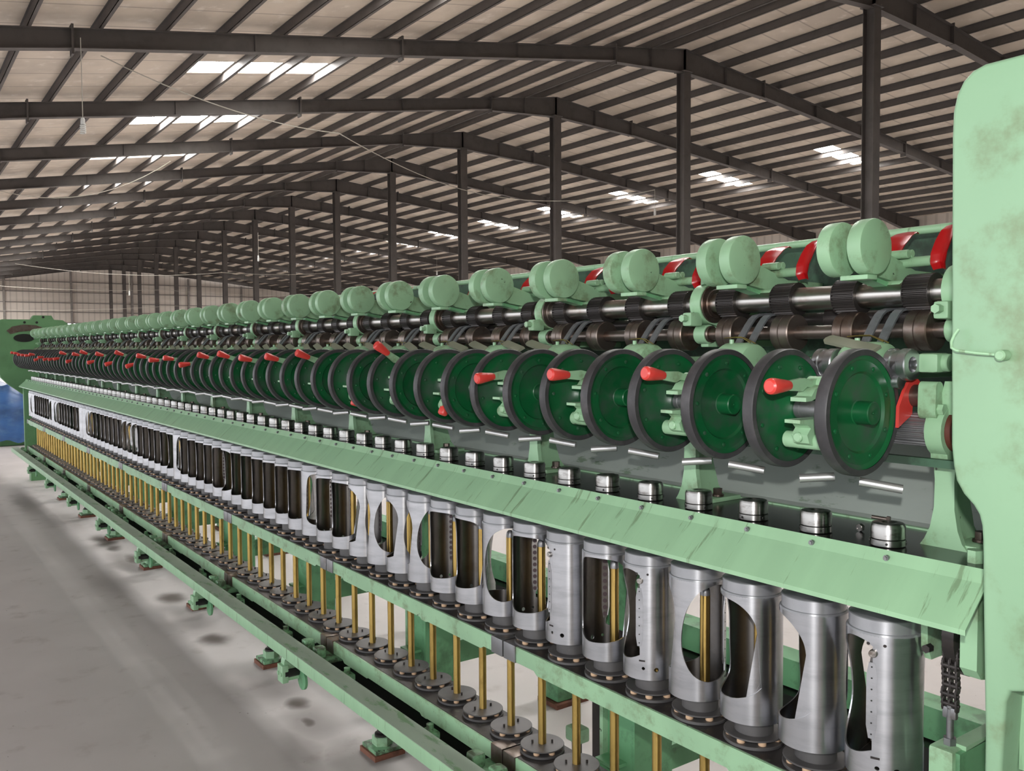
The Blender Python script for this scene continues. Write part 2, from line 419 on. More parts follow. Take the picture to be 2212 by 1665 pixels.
# ================================================================== building
BX = [-12.175 - 6 * n for n in range(-2, 15)]          # frame lines
YR = 19.345; YL = -4.6; YRR = 42.6
ZT_R = 10.17                                           # rafter top at the ridge
SL = 0.165; SR = -0.105
def ztop(y): return ZT_R + (SL * (y - YR) if y < YR else SR * (y - YR))
PUR = 0.20
def roof():
    struct('floor', MB().box(-101, 6, -30, 60, -0.3, 0.0), FLOOR)
    zc = lambda y: ztop(y) + PUR
    x0, x1 = -100.0, 6.0
    # skylight openings are cut out of the ceiling sheet by building it in panels
    m = MB()
    bays = [(BX[i + 1], BX[i]) for i in range(len(BX) - 1)]
    holesL = [(b[1] - o_ - 1.0, b[1] - o_) for b in bays for o_ in ((2.1 if b[1] > -13 else 2.85),)]
    holesR = [(b[1] - 2.45 - 0.85, b[1] - 2.45) for b in bays]
    def slab(xa, xb, ya, yb):
        t = 0.05
        a, b = zc(ya), zc(yb)
        vs = [(xa, ya, a), (xb, ya, a), (xb, yb, b), (xa, yb, b), (xa, ya, a + t), (xb, ya, a + t), (xb, yb, b + t), (xa, yb, b + t)]
        m.add(vs, [(0, 1, 2, 3), (7, 6, 5, 4), (0, 4, 5, 1), (1, 5, 6, 2), (2, 6, 7, 3), (3, 7, 4, 0)])
    lh0, lh1 = 6.22, 9.55
    rh0, rh1 = 29.75, 32.9
    slab(x0, x1, YL, lh0); slab(x0, x1, lh1, YR)
    slab(x0, x1, YR, rh0); slab(x0, x1, rh1, YRR)
    xs = x0
    for a, b in sorted(holesL):
        slab(xs, a, lh0, lh1); xs = b
    slab(xs, x1, lh0, lh1)
    xs = x0
    for a, b in sorted(holesR):
        slab(xs, a, rh0, rh1); xs = b
    slab(xs, x1, rh0, rh1)
    struct('ceiling', m, CEIL)
    k = 0
    for side, holes, y0, y1 in (('left', holesL, lh0, lh1), ('right', holesR, rh0, rh1)):
        for i, (a, b) in enumerate(holes):
            k += 1
            mm = MB()
            za, zb = zc(y0) + 0.06, zc(y1) + 0.06
            e = 0.01
            mm.add([(a - e, y0 - e, za), (b + e, y0 - e, za), (b + e, y1 + e, zb), (a - e, y1 + e, zb), (a - e, y0 - e, za + .02), (b + e, y0 - e, za + .02), (b + e, y1 + e, zb + .02), (a - e, y1 + e, zb + .02)],
                   [(0, 1, 2, 3), (7, 6, 5, 4), (0, 4, 5, 1), (1, 5, 6, 2), (2, 6, 7, 3), (3, 7, 4, 0)])
            struct('window_%d' % k, mm, SKYL)
    # purlins
    ysL = [2.36 + 1.2 * i for i in range(-5, 14)] + [18.75]
    ysR = [19.95] + [21.2 + 1.2 * i for i in range(0, 18)]
    for i, y in enumerate(ysL + ysR):
        left = y < YR
        zt = ztop(y)
        j = (i + 1) if left else (i - len(ysL) + 1)
        mm = MB()
        mm.box(x0, x1, y - 0.006, y + 0.006, zt, zt + PUR)
        mm.box(x0, x1, y - 0.006, y + 0.065, zt, zt + 0.006)
        mm.box(x0, x1, y - 0.065, y + 0.006, zt + PUR - 0.006, zt + PUR)
        o = obj('roof_purlin', mm, BEAM)
        side = 'left slope counting from the left eave' if left else 'right slope counting from the ridge'
        tag(o, 'dark roof purlin, %s on the %s' % (nth(j), side), 'purlin', 'roof purlins running the length of the hall')
    # frames
    def rafter(parent, name, xc, ya, yb, depth_a, depth_b):
        mm = MB()
        za, zb = ztop(ya), ztop(yb)
        mm.prism([(ya, za - depth_a), (yb, zb - depth_b), (yb, zb), (ya, za)], 'x', xc - 0.006, xc + 0.006)
        for (dz0, dz1) in ((0, 0.014),):
            mm.prism([(ya, za - 0.014), (yb, zb - 0.014), (yb, zb - 0.001), (ya, za - 0.001)], 'x', xc - 0.1, xc + 0.1)
            mm.prism([(ya, za - depth_a - 0.014), (yb, zb - depth_b - 0.014), (yb, zb - depth_b), (ya, za - depth_a)], 'x', xc - 0.1, xc + 0.1)
        n = max(2, int(abs(yb - ya) / 2.4))
        for i in range(n + 1):
            t = i / n; y = ya + (yb - ya) * t; zz = ztop(y); d = depth_a + (depth_b - depth_a) * t
            mm.box(xc - 0.09, xc + 0.09, y - 0.005, y + 0.005, zz - d, zz - 0.01)
        return obj(name, mm, BEAM, parent)
    for n, xc in enumerate(BX):
        i = n - 1
        root = thing('roof_truss', 'x', 'roof frame', (0, 0, 0), 'tapered portal frames across the hall')
        where = ('nearest the camera' if n == 0 else '%s back from the camera' % nth(n + 1))
        root['label'] = 'dark grey steel roof frame spanning the hall, %s' % where
        rafter(root, 'rafter', xc, YL, 3.1, 0.50, 0.36)
        rafter(root, 'rafter', xc, 3.1, 10.0, 0.36, 0.36)
        rafter(root, 'rafter', xc, 10.0, 16.6, 0.36, 0.36)
        rafter(root, 'rafter', xc, 16.6, YR, 0.40, 0.66)
        rafter(root, 'rafter', xc, YR, 22.9, 0.66, 0.46)
        rafter(root, 'rafter', xc, 22.9, 31.0, 0.44, 0.36)
        rafter(root, 'rafter', xc, 31.0, 38.6, 0.36, 0.40)
        rafter(root, 'rafter', xc, 38.6, YRR, 0.40, 0.75)
        for y in (3.1, 10.0, 16.6, 22.9, 31.0, 38.6):
            zz = ztop(y)
            obj('splice_plate', MB().box(xc - 0.11, xc + 0.11, y - 0.02, y + 0.02, zz - 0.48, zz + 0.07), BEAM, root)
        for y in [2.36 + 2.4 * q for q in range(-1, 7)] + [22.4 + 2.4 * q for q in range(0, 9)]:
            zz = ztop(y); d = 0.36
            for sgn in (-1,):
                obj('fly_brace', MB().tube([(xc, y, zz - d), (xc + sgn * 0.55, y, zz + 0.02)], 0.012, 5), BEAM, root)
        # column on the ridge line
        if n > 1:
            zt = ztop(YR) - 0.67
            mm = MB()
            mm.box(xc - 0.15, xc - 0.135, YR - 0.14, YR + 0.14, 0, zt).box(xc + 0.135, xc + 0.15, YR - 0.14, YR + 0.14, 0, zt).box(xc - 0.135, xc + 0.135, YR - 0.008, YR + 0.008, 0, zt)
            c = thing('steel_column', 'dark grey steel column under the roof ridge, %s from the right' % nth(n - 1), 'column', (0, 0, 0), 'steel columns along the ridge')
            obj('shaft', mm, BEAM, c)
            obj('cap_plate', MB().box(xc - 0.2, xc + 0.2, YR - 0.19, YR + 0.19, zt, zt + 0.02), BEAM, c)
            obj('base_plate', MB().box(xc - 0.2, xc + 0.2, YR - 0.2, YR + 0.2, 0, 0.02), BEAM, c)
        # wall column, right side
        zt = ztop(YRR) - 0.7
        mm = MB(); mm.box(xc - 0.1, xc + 0.1, YRR - 0.014, YRR, 0, zt + 0.6).box(xc - 0.1, xc + 0.1, YRR - 0.40, YRR - 0.386, 0, zt).box(xc - 0.005, xc + 0.005, YRR - 0.386, YRR - 0.014, 0, zt + 0.3)
        c = obj('wall_column', mm, BEAM)
        tag(c, 'steel column against the right wall, %s from the near end' % nth(n + 1), 'column', 'wall columns on the right')
    # ridge pipe bundle (tray of two pipes under the ridge)
    mm = MB()
    for dy in (-0.35, 0.35):
        mm.tube([(x0, YR + dy, ztop(YR) - 0.02), (x1, YR + dy, ztop(YR) - 0.02)], 0.03, 6)
    # far wall with a window gap
    m = MB(); xw = -100.2
    m.box(xw - 0.1, xw, YL, 15.4, 0, 11).box(xw - 0.1, xw, 17.9, YRR, 0, 11).box(xw - 0.1, xw, 15.4, 17.9, 0, 3.55).box(xw - 0.1, xw, 15.4, 17.9, 4.15, 11)
    struct('wall_far', m, WALL)
    m = MB(); m.box(-101, 6, YRR, YRR + 0.1, 4.2, 9.5).box(-101, 6, YRR, YRR + 0.1, 0, 2.9)  # open strip is unseen, sized for the daylight it lets in
    struct('wall_right', m, WALL)
    struct('wall_near', MB().box(6.0, 6.1, YL, YRR, 0, 11), WALL)  # unseen wall, added to cut the daylight from behind the camera
    struct('wall_left', MB().box(-9.0, 6.0, YL - .1, YL, 4.0, 7.0).box(-101, -9.0, YL - .1, YL, 4.6, 7.0), WALL)  # unseen wall, its openings shaped for the light from the left
    k = 0
    for z in (8.37, 7.33, 6.25, 5.3, 4.2):
        k += 1
        m = MB(); m.box(xw, xw + 0.12, YL, YRR, z - 0.04, z + 0.04)
        struct('trim_%d' % k, m, GIRT)
    for y in (10.3, 16.35, 22.2, 28.1, 34.0):
        k += 1
        m = MB(); m.box(xw, xw + 0.28, y - 0.09, y + 0.09, 0, ztop(y) - 0.1)
        struct('trim_%d' % k, m, GIRT)
roof()

# hanging lamps and strung cables
def bulb(x, y, z, label, top):
    t = thing('hanging_bulb', label, 'light bulb', (x, y, z), 'bare bulbs hung from the roof')
    obj('cord', MB().tube([(0, 0, 0.13), (0.004, 0, top / 2), (0, 0, top)], 0.006, 5), CABLE, t)
    obj('lamp_holder', MB().lathe([(0, .13), (.02, .13), (.028, .11), (.03, .05), (.024, .04), (0, .04)], 'z', (0, 0, 0), 14), WHITE, t)
    m = MB(); pts = []
    for i in range(90):
        a = i / 89 * 5 * 2 * pi; h = 0.045 - 0.13 * i / 89
        pts.append((0.03 * cos(a), 0.03 * sin(a), h))
    m.tube(pts, 0.011, 6)
    obj('spiral_tube', m, WHITE, t)
bulb(-13.2, 2.36, 4.58, 'white spiral bulb hanging at the upper left on a long cord', 1.2)
bulb(-20.2, 20.2, 5.78, 'small white bulb hanging right of the second ridge column', 0.7)
bulb(-33.0, 11.9, 4.95, 'small white bulb hanging in front of the fifth ridge column from the left', 1.0)
bulb(-46.0, 10.1, 4.25, 'tiny white bulb low before the far wall', 1.0)
bulb(-40.0, 24.0, 5.4, 'tiny white bulb above the middle of the machine', 0.9)
def cable(pts, label, sag=0.4):
    out = []
    for a, b in zip(pts, pts[1:]):
        for i in range(14):
            t = i / 14
            out.append((a[0] + (b[0] - a[0]) * t, a[1] + (b[1] - a[1]) * t, a[2] + (b[2] - a[2]) * t - sag * 4 * t * (1 - t)))
    out.append(pts[-1])
    o = obj('overhead_cable', MB().tube(out, 0.012, 5), CABLE)
    tag(o, label, 'cable', 'loose cables strung under the roof')
cable([(-18.2, 3.6, 7.1), (-20.5, 9.5, 6.9), (-26, 18.0, 6.9), (-20.2, 20.2, 6.5)], 'pale cable sagging from the upper left past the skylights to the ridge', 0.25)
cable([(-30.2, 2.0, 6.6), (-30.2, 8.0, 7.7)], 'pale drooping cable loop at the far left under the roof', 0.9)
cable([(-44, 5, 5.3), (-44, 14, 5.3), (-44, 24, 6.2)], 'thin cable slung across the middle of the hall', 0.3)
cable([(-70, 4, 6.1), (-70, 18, 6.0), (-70, 30, 6.0)], 'thin high cable slung across before the far wall', 0.25)
cable([(-68, 4, 4.2), (-68, 18, 4.7), (-68, 30, 5.0)], 'thin low cable slung across before the far wall', 0.2)

# ================================================================== machine: rails, apron, trays
def long_structures():
    # oily top plate
    t = thing('spindle_top_plate', 'long glossy black plate carrying the row of steel caps', 'machine plate')
    obj('plate', MB().box(XE - .1, XA, 1.4145, 1.642, 1.212, 1.224), BLACKOIL, t)
    # bent sheet apron
    pr = [(1.412, 1.228), (1.400, 1.2075), (1.335, 1.1475), (1.3352, 1.139), (1.337, 1.139), (1.337, 1.1467), (1.4015, 1.2055), (1.4135, 1.2265)]
    a = thing('front_apron', 'long pale green bent sheet cover above the aluminium tubes', 'machine cover')
    obj('sheet', MB().prism(pr, 'x', XE - .12, XA - 0.012), GREEN_SMOOTH, a, sharp=10)
    sm = MB(); sm.cyl('y', (0, 0, 0), .005, -.004, .002, 10).cyl('y', (0, 0, 0), .0035, -.007, -.004, 6)
    sme = sm.mesh('screw', STEEL_DULL)
    for n in range(N):
        s = obj('screw', sme, STEEL_DULL, a, (xn(n) + 0.035, 1.404, 1.2165))
    # grey tray sheet behind the plate
    pr = [(1.642, 1.226), (1.665, 1.232), (1.86, 1.372), (1.86, 1.366), (1.667, 1.226), (1.642, 1.220)]
    o = obj('drip_tray', MB().prism(pr, 'x', XE, XA), TRAY, sharp=10); tag(o, 'dusty grey sloping sheet under the green wheels', 'tray')
    o = obj('tray_flange', MB().box(XE, XA, 1.634, 1.648, 1.224, 1.2275), GREEN_SMOOTH); tag(o, 'thin green strip between black plate and grey sloping sheet', 'flange')
    # back panel and trough beam
    o = obj('backing_sheet', MB().box(XE, XA, 1.86, 1.87, 1.20, 1.70), GREEN_DARK); tag(o, 'panel in green darkened as shade behind the roller shafts', 'panel')  # dark sheet standing for the black shade behind the rollers
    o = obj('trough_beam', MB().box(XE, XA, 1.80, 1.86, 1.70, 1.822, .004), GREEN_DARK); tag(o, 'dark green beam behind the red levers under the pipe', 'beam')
    # top pipe
    o = obj('pipe_rail', MB().tube([(XA, 1.70, 1.812), (XE, 1.70, 1.812)], 0.0085, 16), GREEN_SMOOTH); tag(o, 'glossy pale green round pipe along the top of the machine', 'pipe')
    # frame girders that carry plates
    o = obj('upper_girder', MB().box(XE, XA, 1.60, 1.66, 1.14, 1.21, .004), GREEN_BACK); tag(o, 'green lengthwise girder under the black plate', 'girder')
    o = obj('rear_girder', MB().box(XE, XA, 2.16, 2.25, 0.570, 0.655, .003), GREEN_BACK); tag(o, 'green lengthwise girder on the far side seen between the aluminium tubes', 'girder')
    o = obj('rear_gap_strip', MB().box(XE, XA, 2.12, 2.24, 0.44, 0.565), BLACK); tag(o, 'black strip painting in the shade under the far side girder', 'rail')  # black strip put in for the dark gap below the girder
long_structures()

def rails():
    segs = []
    xa = -0.72
    joints = [-1.993 - 1.2 * k for k in range(0, 8)]
    edges = [xa] + joints + [XE - .03]
    for kind, z1, z0, yf in (('upper', .757, .708, 1.402), ('lower', .445, .392, 1.398)):
        for i, (a, b) in enumerate(zip(edges, edges[1:])):
            a2, b2 = a - 0.003, b + 0.003
            lab = 'green %s spindle rail section with greasy black top, %s from the near end' % (kind, nth(i + 1))
            t = thing('%s_spindle_rail' % kind, lab, 'rail', (0, 0, 0), '%s spindle rail sections' % kind)
            L = a2 - b2
            zb = z0
            prof = [(a2, z1), (a2, zb + .006), (a2 - .10, zb + .006), (a2 - .115, zb - .003), (a2 - .42, zb - .003), (a2 - .43, zb - .006), (a2 - .46, zb - .006), (a2 - .47, zb + .001),
                    (b2 + .35, zb + .001), (b2 + .34, zb - .004), (b2 + .15, zb - .004), (b2 + .135, zb + .006), (b2, zb + .006), (b2, z1)]
            obj('front_face', MB().prism(prof, 'y', yf, yf + .008), GREEN, t)
            obj('top_face', MB().box(a2, b2, yf + .006, 1.555, z1 - .008, z1 + .0015), RAILTOP, t)
            obj('rear_flange', MB().box(a2, b2, 1.547, 1.555, z0, z1 - .008), GREEN_OLD, t)
            for e, s in ((a2, -1), (b2, 1)):
                obj('joint_block', MB().box(e, e + s * .055, yf - .004, yf + .05, z0 + .004, z1 + .003, .002), BROWNSTEEL if kind == 'lower' else STEEL_DULL, t)
rails()

# ------------------------------------------------------------------ spindles, caps, tubes
def make_cap():
    t = thing('top_bearing', 'x', 'cap', (xn(0), YS, 1.224), 'round steel caps on the black plate')
    obj('cap', MB().lathe([(.0295, .0145), (.0297, .035), (.0272, .0405), (.018, .0418), (.010, .0408), (.009, .0400), (0, .0400)], 'z', (0, 0, 0), 36), STEEL_CAP, t)
    obj('collar', MB().lathe([(0, .0002), (.0265, .0002), (.0305, .002), (.0305, .0125), (.0285, .0138), (0, .0138)], 'z', (0, 0, 0), 36), STEEL_CAP, t)
    cl = [c for c in t.children if c.name.startswith('collar')][0]
    for a in (-2.6, -1.1, .4, 2.0):
        s = obj('set_screw', MB().cyl('x', (0, 0, 0), .0024, 0, .0015, 8), BLACK, cl, (.0300 * cos(a), .0300 * sin(a), .007))
        s.rotation_euler = (0, 0, a)
    return reg(t)
cap0 = make_cap()
lab = lambda i: 'turned steel cap on the black plate, %s from the near end' % nth(i + 1)
cap0['label'] = lab(0)
for n in range(1, N):
    dup(cap0, (xn(n), YS, 1.224), lab(n), rotz=random.uniform(0, 6), keep=(None if n < 20 else (lambda c: 'screw' not in c.name)))

def plate_unit(parent, y, zbase, near):
    """lower plate, felt pads, upper plate"""
    lp = obj('lower_plate', MB().lathe([(0, 0), (.062, 0), (.063, .001), (.063, .006), (.062, .007), (0, .007)], 'z', (0, 0, 0), 40), IRON, parent)
    if near:
        pm = MB().lathe([(0, .007), (.0080, .007), (.0086, .008), (.0086, .0165), (0, .0165)], 'z', (0, 0, 0), 12).mesh('felt_pad', CORK)
        for i in range(7):
            a = 2 * pi * i / 7 + .2
            obj('felt_pad', pm, CORK, lp, (.049 * cos(a), .049 * sin(a), 0))
    else:
        m = MB()
        for i in range(7):
            a = 2 * pi * i / 7 + .2
            m.cyl('z', (.049 * cos(a), .049 * sin(a), 0), .0086, .007, .0165, 8)
        obj('felt_pads', m, CORK, lp)
    obj('hub', MB().cyl('z', (0, 0, 0), .040, .0205, .0530, 32), IRON, parent) if parent.name.startswith('drive') else None
    obj('upper_plate', MB().lathe([(0, .0165), (.0600, .0165), (.0620, .0175), (.0620, .0195), (.0610, .0205), (0, .0205)], 'z', (0, 0, 0), 40), IRON, parent)

disc_near = thing('drive_disc', 'x', 'drive disc', (xn(0), YS + .006, .7585), 'double discs on the upper rail')
plate_unit(disc_near, 0, 0, True); reg(disc_near)
disc_far = None
lab = lambda i: 'dark iron double disc with felt pads on the upper rail, %s from the near end' % nth(i + 1)
disc_near['label'] = lab(0)
for n in range(1, N):
    if n < 20:
        dup(disc_near, (xn(n), YS + .006, .7585), lab(n), rotz=random.uniform(0, 3))
    elif disc_far is None:
        disc_far = thing('drive_disc', lab(n), 'drive disc', (xn(n), YS + .006, .7585), 'double discs on the upper rail')
        plate_unit(disc_far, 0, 0, False); reg(disc_far)
    else:
        dup(disc_far, (xn(n), YS + .006, .7585), lab(n), rotz=random.uniform(0, 3))

YT = 1.487
def spindle(near, label):
    t = thing('brass_spindle', label, 'spindle', (xn(0), YT, .4465), 'brass spindles standing on the lower rail')
    plate_unit(t, 0, 0, near)
    bt = obj('brass_tube', MB().lathe([(0, .0185), (.0115, .0185), (.0115, .580), (0, .580)], 'z', (0, 0, 0), 20), BRASS, t)
    obj('steel_tip', MB().lathe([(.0112, .580), (.0112, .587), (.0095, .595), (.005, .600), (0, .601)], 'z', (0, 0, 0), 20), STEEL_DULL, bt)
    for a in (-1.0, 2.2):
        obj('drive_pin', MB().cyl('z', (.028 * cos(a), .028 * sin(a), 0), .003, .0185, .030, 8), BLACKSTEEL, t)
    return reg(t)
lab = lambda i: 'brass spindle tube on a double disc of the lower rail, %s from the near end' % nth(i + 1)
sp_near = spindle(True, lab(0)); sp_far = None
for n in range(1, N):
    loc = (xn(n), YT, .4465)
    if n < 24: dup(sp_near, loc, lab(n), rotz=random.uniform(-1.5, 1.5))
    elif sp_far is None:
        sp_far = spindle(False, lab(n)); sp_far.location = loc
    else: dup(sp_far, loc, lab(n), rotz=random.uniform(-1.5, 1.5))

# aluminium winding tubes with cut-out windows
def smooth_poly(pts, corners, n=5):
    """Catmull-Rom through pts, keeping the indices in corners sharp"""
    out = []; L = len(pts)
    for i in range(L):
        p0, p1, p2, p3 = pts[(i - 1) % L], pts[i], pts[(i + 1) % L], pts[(i + 2) % L]
        if i in corners: p0 = p1
        if (i + 1) % L in corners: p3 = p2
        for k in range(n):
            t = k / n
            out.append(tuple(0.5 * ((2 * p1[j]) + (-p0[j] + p2[j]) * t + (2 * p0[j] - 5 * p1[j] + 4 * p2[j] - p3[j]) * t * t + (-p0[j] + 3 * p1[j] - 3 * p2[j] + p3[j]) * t ** 3) for j in (0, 1)))
    return out
HC = .262
def can_body(narrow=False):
    """hollow tube with two shaped windows, laid out flat (angle, height) and rolled up"""
    from mathutils.geometry import delaunay_2d_cdt
    RO, RI = .0605, .0578
    H = HC
    NA, NZ = 80, 16
    B = smooth_poly([(-8, .22 * H), (-8, .93 * H), (-24, .965 * H), (-50, .965 * H), (-80, .90 * H), (-103, .74 * H), (-113, .54 * H), (-110, .38 * H), (-92, .235 * H), (-64, .168 * H), (-34, .175 * H)], {0, 1})
    if narrow: B = [(-8 + (a + 8) * .42, z) for a, z in B]
    A = smooth_poly([(86, .55 * H), (84, .32 * H), (94, .225 * H), (118, .175 * H), (150, .175 * H), (190, .195 * H), (222, .245 * H), (238, .30 * H), (236, .37 * H), (233, .53 * H), (230, .69 * H), (225, .80 * H), (211, .89 * H), (189, .95 * H), (155, .972 * H), (120, .97 * H), (98, .93 * H), (88, .78 * H)], {7})
    circ = lambda s, z, r: [(s + math.degrees(r / RO) * cos(a * pi / 8), z + r * sin(a * pi / 8)) for a in range(16)]
    C1, C2, C3 = circ(0, .105 * H, .0038), circ(28, .095 * H, .0055), circ(-150, .10 * H, .0045)
    holes = [A, B, C1, C2, C3]
    lo = -120.0
    # one full turn; the pointed window ends just inside it
    A = [(min(a, 238.6), z) for a, z in A]; holes[0] = A
    def inside(poly, x, y):
        c = False; n = len(poly)
        for i in range(n):
            x1, y1 = poly[i]; x2, y2 = poly[(i + 1) % n]
            if (y1 > y) != (y2 > y) and x < (x2 - x1) * (y - y1) / (y2 - y1) + x1: c = not c
        return c
    K = RO * pi / 180
    pts = []; edges = []
    for j in range(NZ + 1):
        for i in range(NA + 1):
            pts.append(((lo + 360 * i / NA) * K, H * j / NZ))
    nb = len(pts)
    for h in holes:
        o = len(pts); pts += [(a * K, z) for a, z in h]
        edges += [(o + q, o + (q + 1) % len(h)) for q in range(len(h))]
    # drop grid points that fall too near to a window edge, to avoid slivers
    keep = []
    for q in range(nb):
        x, z = pts[q]
        edge = q % (NA + 1) in (0, NA) or z < 1e-6 or z > H - 1e-6
        ok = edge or all((x - a * K) ** 2 + (z - b) ** 2 > .0018 ** 2 for h in holes for a, b in h)
        if ok: keep.append(q)
    mp = {q: k for k, q in enumerate(keep)}
    P2 = [Vector(pts[q]) for q in keep] + [Vector(p) for p in pts[nb:]]
    E2 = [(a - nb + len(keep), b - nb + len(keep)) for a, b in edges]
    v2, e2, f2, _, _, _ = delaunay_2d_cdt(P2, E2, [], 0, 1e-7)
    tri = []
    for f in f2:
        cx = sum(v2[q].x for q in f) / len(f) / K; cz = sum(v2[q].y for q in f) / len(f)
        if not any(inside(h, cx, cz) for h in holes): tri.append(tuple(f))
    bm = bmesh.new()
    outer = [bm.verts.new((RO * cos(p.x / RO), RO * sin(p.x / RO), p.y)) for p in v2]
    inner = [bm.verts.new((RI * cos(p.x / RO), RI * sin(p.x / RO), p.y)) for p in v2]
    cnt = {}
    for f in tri:
        for a, b in zip(f, f[1:] + f[:1]):
            cnt[tuple(sorted((a, b)))] = cnt.get(tuple(sorted((a, b))), 0) + 1
    for f in tri:
        fo = bm.faces.new([outer[q] for q in f]); fi = bm.faces.new([inner[q] for q in reversed(f)]); fi.material_index = 1
        for a, b in zip(f, f[1:] + f[:1]):
            if cnt[tuple(sorted((a, b)))] == 1:
                xa, xb = v2[a].x / K, v2[b].x / K
                if (abs(xa - lo) < .01 and abs(xb - lo) < .01) or (abs(xa - lo - 360) < .01 and abs(xb - lo - 360) < .01): continue
                bm.faces.new((outer[b], outer[a], inner[a], inner[b]))
    bmesh.ops.remove_doubles(bm, verts=bm.verts, dist=1e-5)
    loose = [v for v in bm.verts if not v.link_faces]
    bmesh.ops.delete(bm, geom=loose, context='VERTS')
    for e in bm.edges:
        e.smooth = not (len(e.link_faces) == 2 and e.calc_face_angle(0) > radians(40))
    for f in bm.faces: f.smooth = True
    me = bpy.data.meshes.new('tube_body'); bm.to_mesh(me); bm.free()
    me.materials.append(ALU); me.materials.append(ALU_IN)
    # radial normals on the rolled faces so the triangulation does not show
    nrm = []
    for p in me.polygons:
        for li in p.loop_indices:
            v = me.vertices[me.loops[li].vertex_index].co
            r = math.hypot(v.x, v.y)
            rad = Vector((v.x / r, v.y / r, 0))
            d = p.normal.dot(rad)
            nrm.append(rad if d > .9 else -rad if d < -.9 else p.normal.copy())
    me.normals_split_custom_set(nrm)
    return me
CZ = .812
def make_can():
    t = thing('winding_tube', 'x', 'aluminium tube', (xn(0), YS, CZ), 'aluminium tubes with cut-out windows')
    tb = obj('tube_body', can_body(), ALU, t)
    H = HC
    obj('lid', MB().lathe([(.0578, H - .001), (.0605, H - .001), (.0605, H + .0005), (.0590, H + .0035), (.0566, H + .0045), (.0566, H + .0260), (.0550, H + .0275), (.034, H + .0335), (.014, H + .036), (0, H + .036)], 'z', (0, 0, 0), 64), ALU_LID, t, sharp=25)
    # perforated tension strip beside the oval window, with its pin
    def bent(s0, s1, z0, z1, r0, r1, rnd=3):
        m = MB(); n = 18; vs = []
        for i in range(n + 1):
            tt = i / n; z = z0 + (z1 - z0) * tt
            e = min(tt, 1 - tt) * n / rnd; e = 1 if e >= 1 else .55 + .45 * e
            mid = (s0 + s1) / 2; hw = (s1 - s0) / 2 * e
            for s_, r in ((mid - hw, r0), (mid - hw, r1), (mid + hw, r1), (mid + hw, r0)):
                a = radians(s_); vs.append((r * cos(a), r * sin(a), z))
        fs = [(i * 4 + k, i * 4 + (k + 1) % 4, (i + 1) * 4 + (k + 1) % 4, (i + 1) * 4 + k) for i in range(n) for k in range(4)] + [(0, 1, 2, 3), (n * 4 + 3, n * 4 + 2, n * 4 + 1, n * 4)]
        return m.add(vs, fs)
    ts = obj('tension_strip', bent(-17, -1, .30 * H, .82 * H, .0600, .0612), ALU, t)
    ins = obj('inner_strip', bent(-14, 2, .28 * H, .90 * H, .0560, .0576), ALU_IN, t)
    m = MB(); m2 = MB()
    for i in range(7):
        z = (.33 + .46 * i / 6) * H
        m.cyl('x', (0, 0, z), .0014, .0608, .06145, 8)
    for i in range(9):
        z = (.32 + .52 * i / 8) * H
        m2.cyl('x', (0, 0, z), .0056, .0550, .0562, 14)
    d = obj('pin_hole', m, BLACK, ts); d.rotation_euler = (0, 0, radians(-9))
    d = obj('punched_hole', m2, HOLEP, ins); d.rotation_euler = (0, 0, radians(-6))
    p = obj('guide_pin', MB().cyl('x', (0, 0, .885 * H), .0068, .056, .066, 20, .001), STEEL, tb); p.rotation_euler = (0, 0, radians(-7))
    for a in (-15, 9):
        p = obj('rivet', MB().cyl('x', (0, 0, .945 * H), .0028, .0595, .0609, 10), BLACKSTEEL, tb); p.rotation_euler = (0, 0, radians(a))
    p = obj('hook_slot', MB().box(.0598, .0608, -.010, .004, .165 * H, .180 * H), BLACKSTEEL, tb)
    return reg(t)
can0 = make_can()
can_narrow = can_body(True)
# angle at which the perforated strip stands off the line of sight, tube by tube
PH = {0: -9, 1: 119, 2: 141, 3: 80, 4: -13, 5: 191, 6: -45, 7: 185, 8: 52, 9: 164, 10: 180, 11: 86, 12: 113, 13: 80, 14: 113, 15: 172, 16: 186, 17: 232, 18: 176,
      19: 180, 20: 175, 21: 170, 22: 176, 23: 165, 24: 140, 25: 188, 26: 172, 27: 165, 28: 176, 29: 170, 30: 230, 31: 150, 32: 168, 33: 174, 34: 160, 35: 170, 36: 165}
for n in range(N):
    cx, cy = xn(n) - .003, YS
    psi = math.atan2(-cy, -cx)
    if n in PH: ph = PH[n]
    elif n % 11 in (3, 4, 5, 6): ph = random.choice([20, 25, 30, 10, 255])
    else: ph = random.choice([165, 172, 178, 160, 170])
    rz = psi + radians(ph)
    if ph < 60 and ph > -60: st = 'showing its perforated strip'
    elif 60 <= ph < 145: st = 'showing its oval window'
    elif ph < 200: st = 'showing its pointed window'
    else: st = 'showing its closed side'
    label = 'aluminium tube %s, %s from the near end' % (st, nth(n + 1))
    far = lambda c: not any(w in c.name for w in ('rivet', 'pin_hole', 'hook_slot'))
    if n == 0:
        can0['label'] = label; can0.rotation_euler[2] = rz; can0.location = (cx, cy, CZ); cn = can0
    else:
        cn = dup(can0, (cx, cy, CZ), label, rotz=rz, keep=(None if n < 26 else far))
    sc_ = {0: 1.10, 1: 1.07, 2: 1.05, 3: 1.035}.get(n, 1.025)
    cn.scale = (sc_, sc_, 1)
    if n in (1, 2):
        [c for c in cn.children if c.name.startswith('tube_body')][0].data = can_narrow

